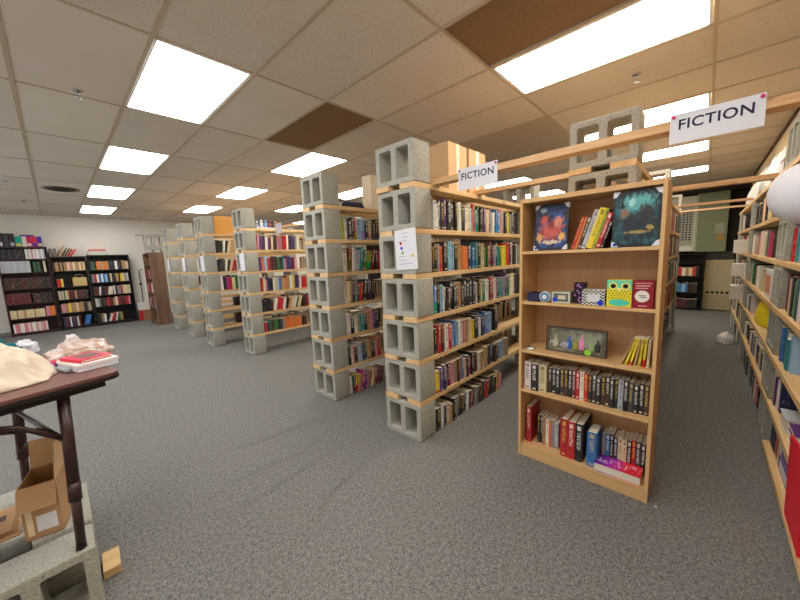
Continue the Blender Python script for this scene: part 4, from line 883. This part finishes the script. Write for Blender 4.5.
for i, (x, y, w, d, rz, l) in enumerate(((-.55, 2.345, .60, .30, 0, 'bottom'), (-.53, 2.34, .54, .25, .03, 'middle'), (-.50, 2.33, .46, .19, -.03, 'topmost'))):
    c_ = thing('flattened_carton', f'flattened brown carton under the table, {l} of the pile', 'box', (x, y, .3035+i*.0075), (0, 0, rz), group='flattened cartons under the table')
    obj('sheet', bx(-w/2, w/2, -d/2, d/2, 0, .006), (M_CARDL, M_CARD, M_CARD)[i], c_); obj('printing', MB().box(.10, .17, -.07, -.02, .006, .0066).box(.15, .20, .02, .07, .006, .0066), sw('4a3830'), c_)
tag(link('plastic_bag', blob(.055, .06, .06, 21, .25, 2.5), plain('black_film', '24262b', .25, .2, 14, spec=.6), loc=(-.385, 2.24, .3255)), 'dark crumpled plastic bag on the flattened cartons under the table', 'bag')
# things on the table
TT = TZ+.0205
def cloth_blob():
    bm = bmesh.new(); n, mm = 96, 72
    L, Wd = .72, .54
    g = []
    for i in range(n+1):
        row = []
        for j in range(mm+1):
            u, v = i/n*2-1, j/mm*2-1
            r = max(abs(u), abs(v)); ang = math.atan2(v, u); k = (r/max(1e-6, math.hypot(u, v)))**.62 if r > 0 else 1
            px, py = u*k*L*.46, v*k*Wd*.46
            edge = 1+.12*noise.noise(Vector((math.cos(ang)*1.8, math.sin(ang)*1.8, 4.)))+.04*noise.noise(Vector((math.cos(ang)*6, math.sin(ang)*6, 9.)))
            px *= edge; py *= edge
            hgt = (1-min(1, r)**5)*(.055+.085*max(0, 1-((px-.2)/.17)**2-((py-.0)/.2)**2)**.7)
            fold = .042*(.55-abs(math.sin(px*12+py*38+4*noise.noise(Vector((px*6, py*6, 1))))))*(.5+noise.noise(Vector((px*8, py*8, 5))))+.075*(.22-abs(noise.noise(Vector((px*13+py*9, py*20-px*6, 2)))))+.02*noise.noise(Vector((px*30, py*30, 7)))
            row.append(bm.verts.new((px, py, max(.001, hgt+fold*(1-r**6)+(.004 if r < .99 else 0)))))
        g.append(row)
    for i in range(n):
        for j in range(mm): bm.faces.new((g[i][j], g[i+1][j], g[i+1][j+1], g[i][j+1])).smooth = True
    m = bpy.data.meshes.new('cloth'); bm.to_mesh(m); bm.free(); return m
cl = link('cloth', cloth_blob(), plain('cream_cotton', 'ddd0bd', .95, .06, 60, spec=.1), loc=(-.385, 2.16, TT), rot=(0, 0, .24)); tag(cl, 'crumpled cream cloth heaped on the brown table', 'cloth')
sm = cl.modifiers.new('thick', 'SOLIDIFY'); sm.thickness = .004; sm.offset = 1
tq = MB(); 
k = NT('teal_fur'); f_ = k.noise(k.coord(), 120, 3, .8); k.base(k.mix(f_, srgb('0c5f72'), srgb('3aa6b4')), .9, .1); k.bump(f_, 1., .02)
tag(link('plush', blob(.10, .09, .10, 8, .35, 3.5, sub=5), k.m, loc=(-.275, 2.70, TT)), 'fluffy teal plush at the left edge of the table', 'plush')
tag(link('tissue', blob(.05, .04, .06, 15, .35, 3), M_PAPER, loc=(-.205, 2.66, TT)) if False else link('tissue', blob(.05, .04, .07, 15, .35, 3), M_PAPER, loc=(-.165, 2.84, TT)), 'crumpled white tissue behind the teal plush on the table', 'tissue') 
# white board-game boxes with a red book on top
wb = thing('white_box', 'flat white box under the red book on the table corner', 'box', (.062, 2.165, TT), (0, 0, .30)); obj('body', bx(-.076, .076, -.105, .105, 0, .022), M_PAPER, wb, bevel=.002); obj('lid', bx(-.079, .079, -.108, .108, .0222, .036), sw('e8e6e8'), wb, bevel=.002); obj('tab', bx(-.10, -.0795, -.05, .06, .004, .016), sw('9aa0a8'), wb)
rb = thing('book', 'bright red book with a dark cover panel lying on the white box', 'book', (.058, 2.16, TT+.0364), (0, 0, .42), group='things on the brown table'); obj('cover', MB().box(-.06, .06, -.08, .08, 0, .003).box(-.06, .06, -.08, .08, .012, .015).box(-.063, -.06, -.08, .08, 0, .015), sw('d8204a', .4), rb); obj('pages', bx(-.0595, .057, -.077, .077, .0032, .0118), M_PAGES, rb); obj('cover_panel', bx(-.035, .045, -.05, .06, .015, .0155), sw('6a4a48'), rb)
k = NT('clear_film'); k.base(k.mix(k.ramp(k.noise(k.coord(), 28, 3), .4, .6), srgb('efe3e2'), srgb('d3b3a2')), .15, .7); k.b.inputs['Alpha'].default_value = .78; k.bump(k.noise(k.coord(), 45, 3), .8, .02)
pb = thing('plastic_bag', 'clear plastic bag with pinkish contents behind the red book', 'bag', (.045, 2.44, TT), (0, 0, .1)); link('film', blob(.125, .085, .075, 9, .28, 2.2, folds=.2, sub=5), k.m, pb); link('knot', blob(.03, .03, .05, 3, .35, 3), sw('d8cfd4', .3), pb, loc=(-.02, .02, .07)); link('contents', blob(.10, .065, .045, 12, .25, 3), sw('c99a80'), pb, loc=(0, 0, .001))
for i, (dx, dy, hx, l) in enumerate(((-.085, .02, 'd03a5a', 'pink'), (-.06, -.03, '3a4fb0', 'blue'), (-.035, -.05, 'd8a03a', 'orange'), (-.10, -.03, 'a03ab0', 'purple'))):
    tag(link('toy_piece', blob(.018, .018, .022, 40+i, .2, 2, sub=3), sw(hx, .4), loc=(.03+dx, 2.33+dy, TT)), f'small {l} toy piece by the clear plastic bag on the table', 'toy', 'toy pieces on the table')
tag(obj('pebble', MB().lathe([(.004, 0), (.006, .004), (.003, .008)], 10), M_PAPER, loc=(2.21, .125, 0)), 'tiny white bead on the carpet at the foot of the bookcase', 'bead')

# ------------------------------------------------------------------ the largest books become things, the rest join the mass
CAM = Vector((0, 0, 1.4857)); KEEP = 300
bpy.context.view_layer.update(); DG = bpy.context.evaluated_depsgraph_get()
def area(b):
    loc, rz, t, h, d, ch, label, group, lean, hard = b
    p = Vector(loc)+Vector((0, 0, h*.55)); v = p-CAM; dep = v.dot(fw)
    if dep < .2: return 0
    X, Y = 400+f_px*v.dot(r2)/dep, 300-f_px*v.dot(u2)/dep
    if not (-5 < X < 805 and -5 < Y < 605): return 0
    n = Vector((math.sin(rz), -math.cos(rz), 0)); dist = v.length
    hit = SC.ray_cast(DG, CAM, v.normalized(), distance=dist-.06)[0]
    return t*h*max(.02, abs(v.normalized().dot(n)))/dist**2*(0 if hit else 1)
rank = sorted(range(len(PEND)), key=lambda q: -area(PEND[q])*(50 if PEND[q][7] == BEECH else 1)); keep = set(rank[:KEEP])
for q, b in enumerate(PEND):
    if q in keep: make_book(*b)
    else: to_mass(b[0], b[1], b[2], b[3], b[4], b[5], b[8])
# ------------------------------------------------------------------ the mass of distant books
mb = MB(); cols = []
for mx, t, h, d, c in STUFF:
    mb.box(-t/2, t/2, 0, d, 0, h, mx)
    pg = [.62, .55, .43]
    cols += [c, pg, c, c, pg, c]
o = obj('distant_books', MB(), M_ATTR)
me = bpy.data.meshes.new('distant_books'); me.from_pydata(mb.v, [], mb.f); me.materials.append(M_ATTR); o.data = me
at = me.color_attributes.new('Col', 'FLOAT_COLOR', 'CORNER'); data = []
for p in me.polygons:
    c = cols[p.index]
    for _ in p.loop_indices: data += [c[0], c[1], c[2], 1]
at.data.foreach_set('color', data)
tag(o, 'small distant books filling the back wall bookcases and the far block rows', 'books', None, 'stuff')
print('individual books', NB[0], 'mass', len(STUFF))

# ------------------------------------------------------------------ world, view
wd = bpy.data.worlds.new('world'); SC.world = wd; wd.use_nodes = True
wd.node_tree.nodes['Background'].inputs[0].default_value = (.92, .96, 1, 1); wd.node_tree.nodes['Background'].inputs[1].default_value = 0.75
vs = SC.view_settings; vs.view_transform = 'Standard'; vs.look = 'None'; vs.exposure = 0.7; vs.gamma = 1; vs.use_curve_mapping = False
SC.cycles.max_bounces = 8; SC.cycles.diffuse_bounces = 5
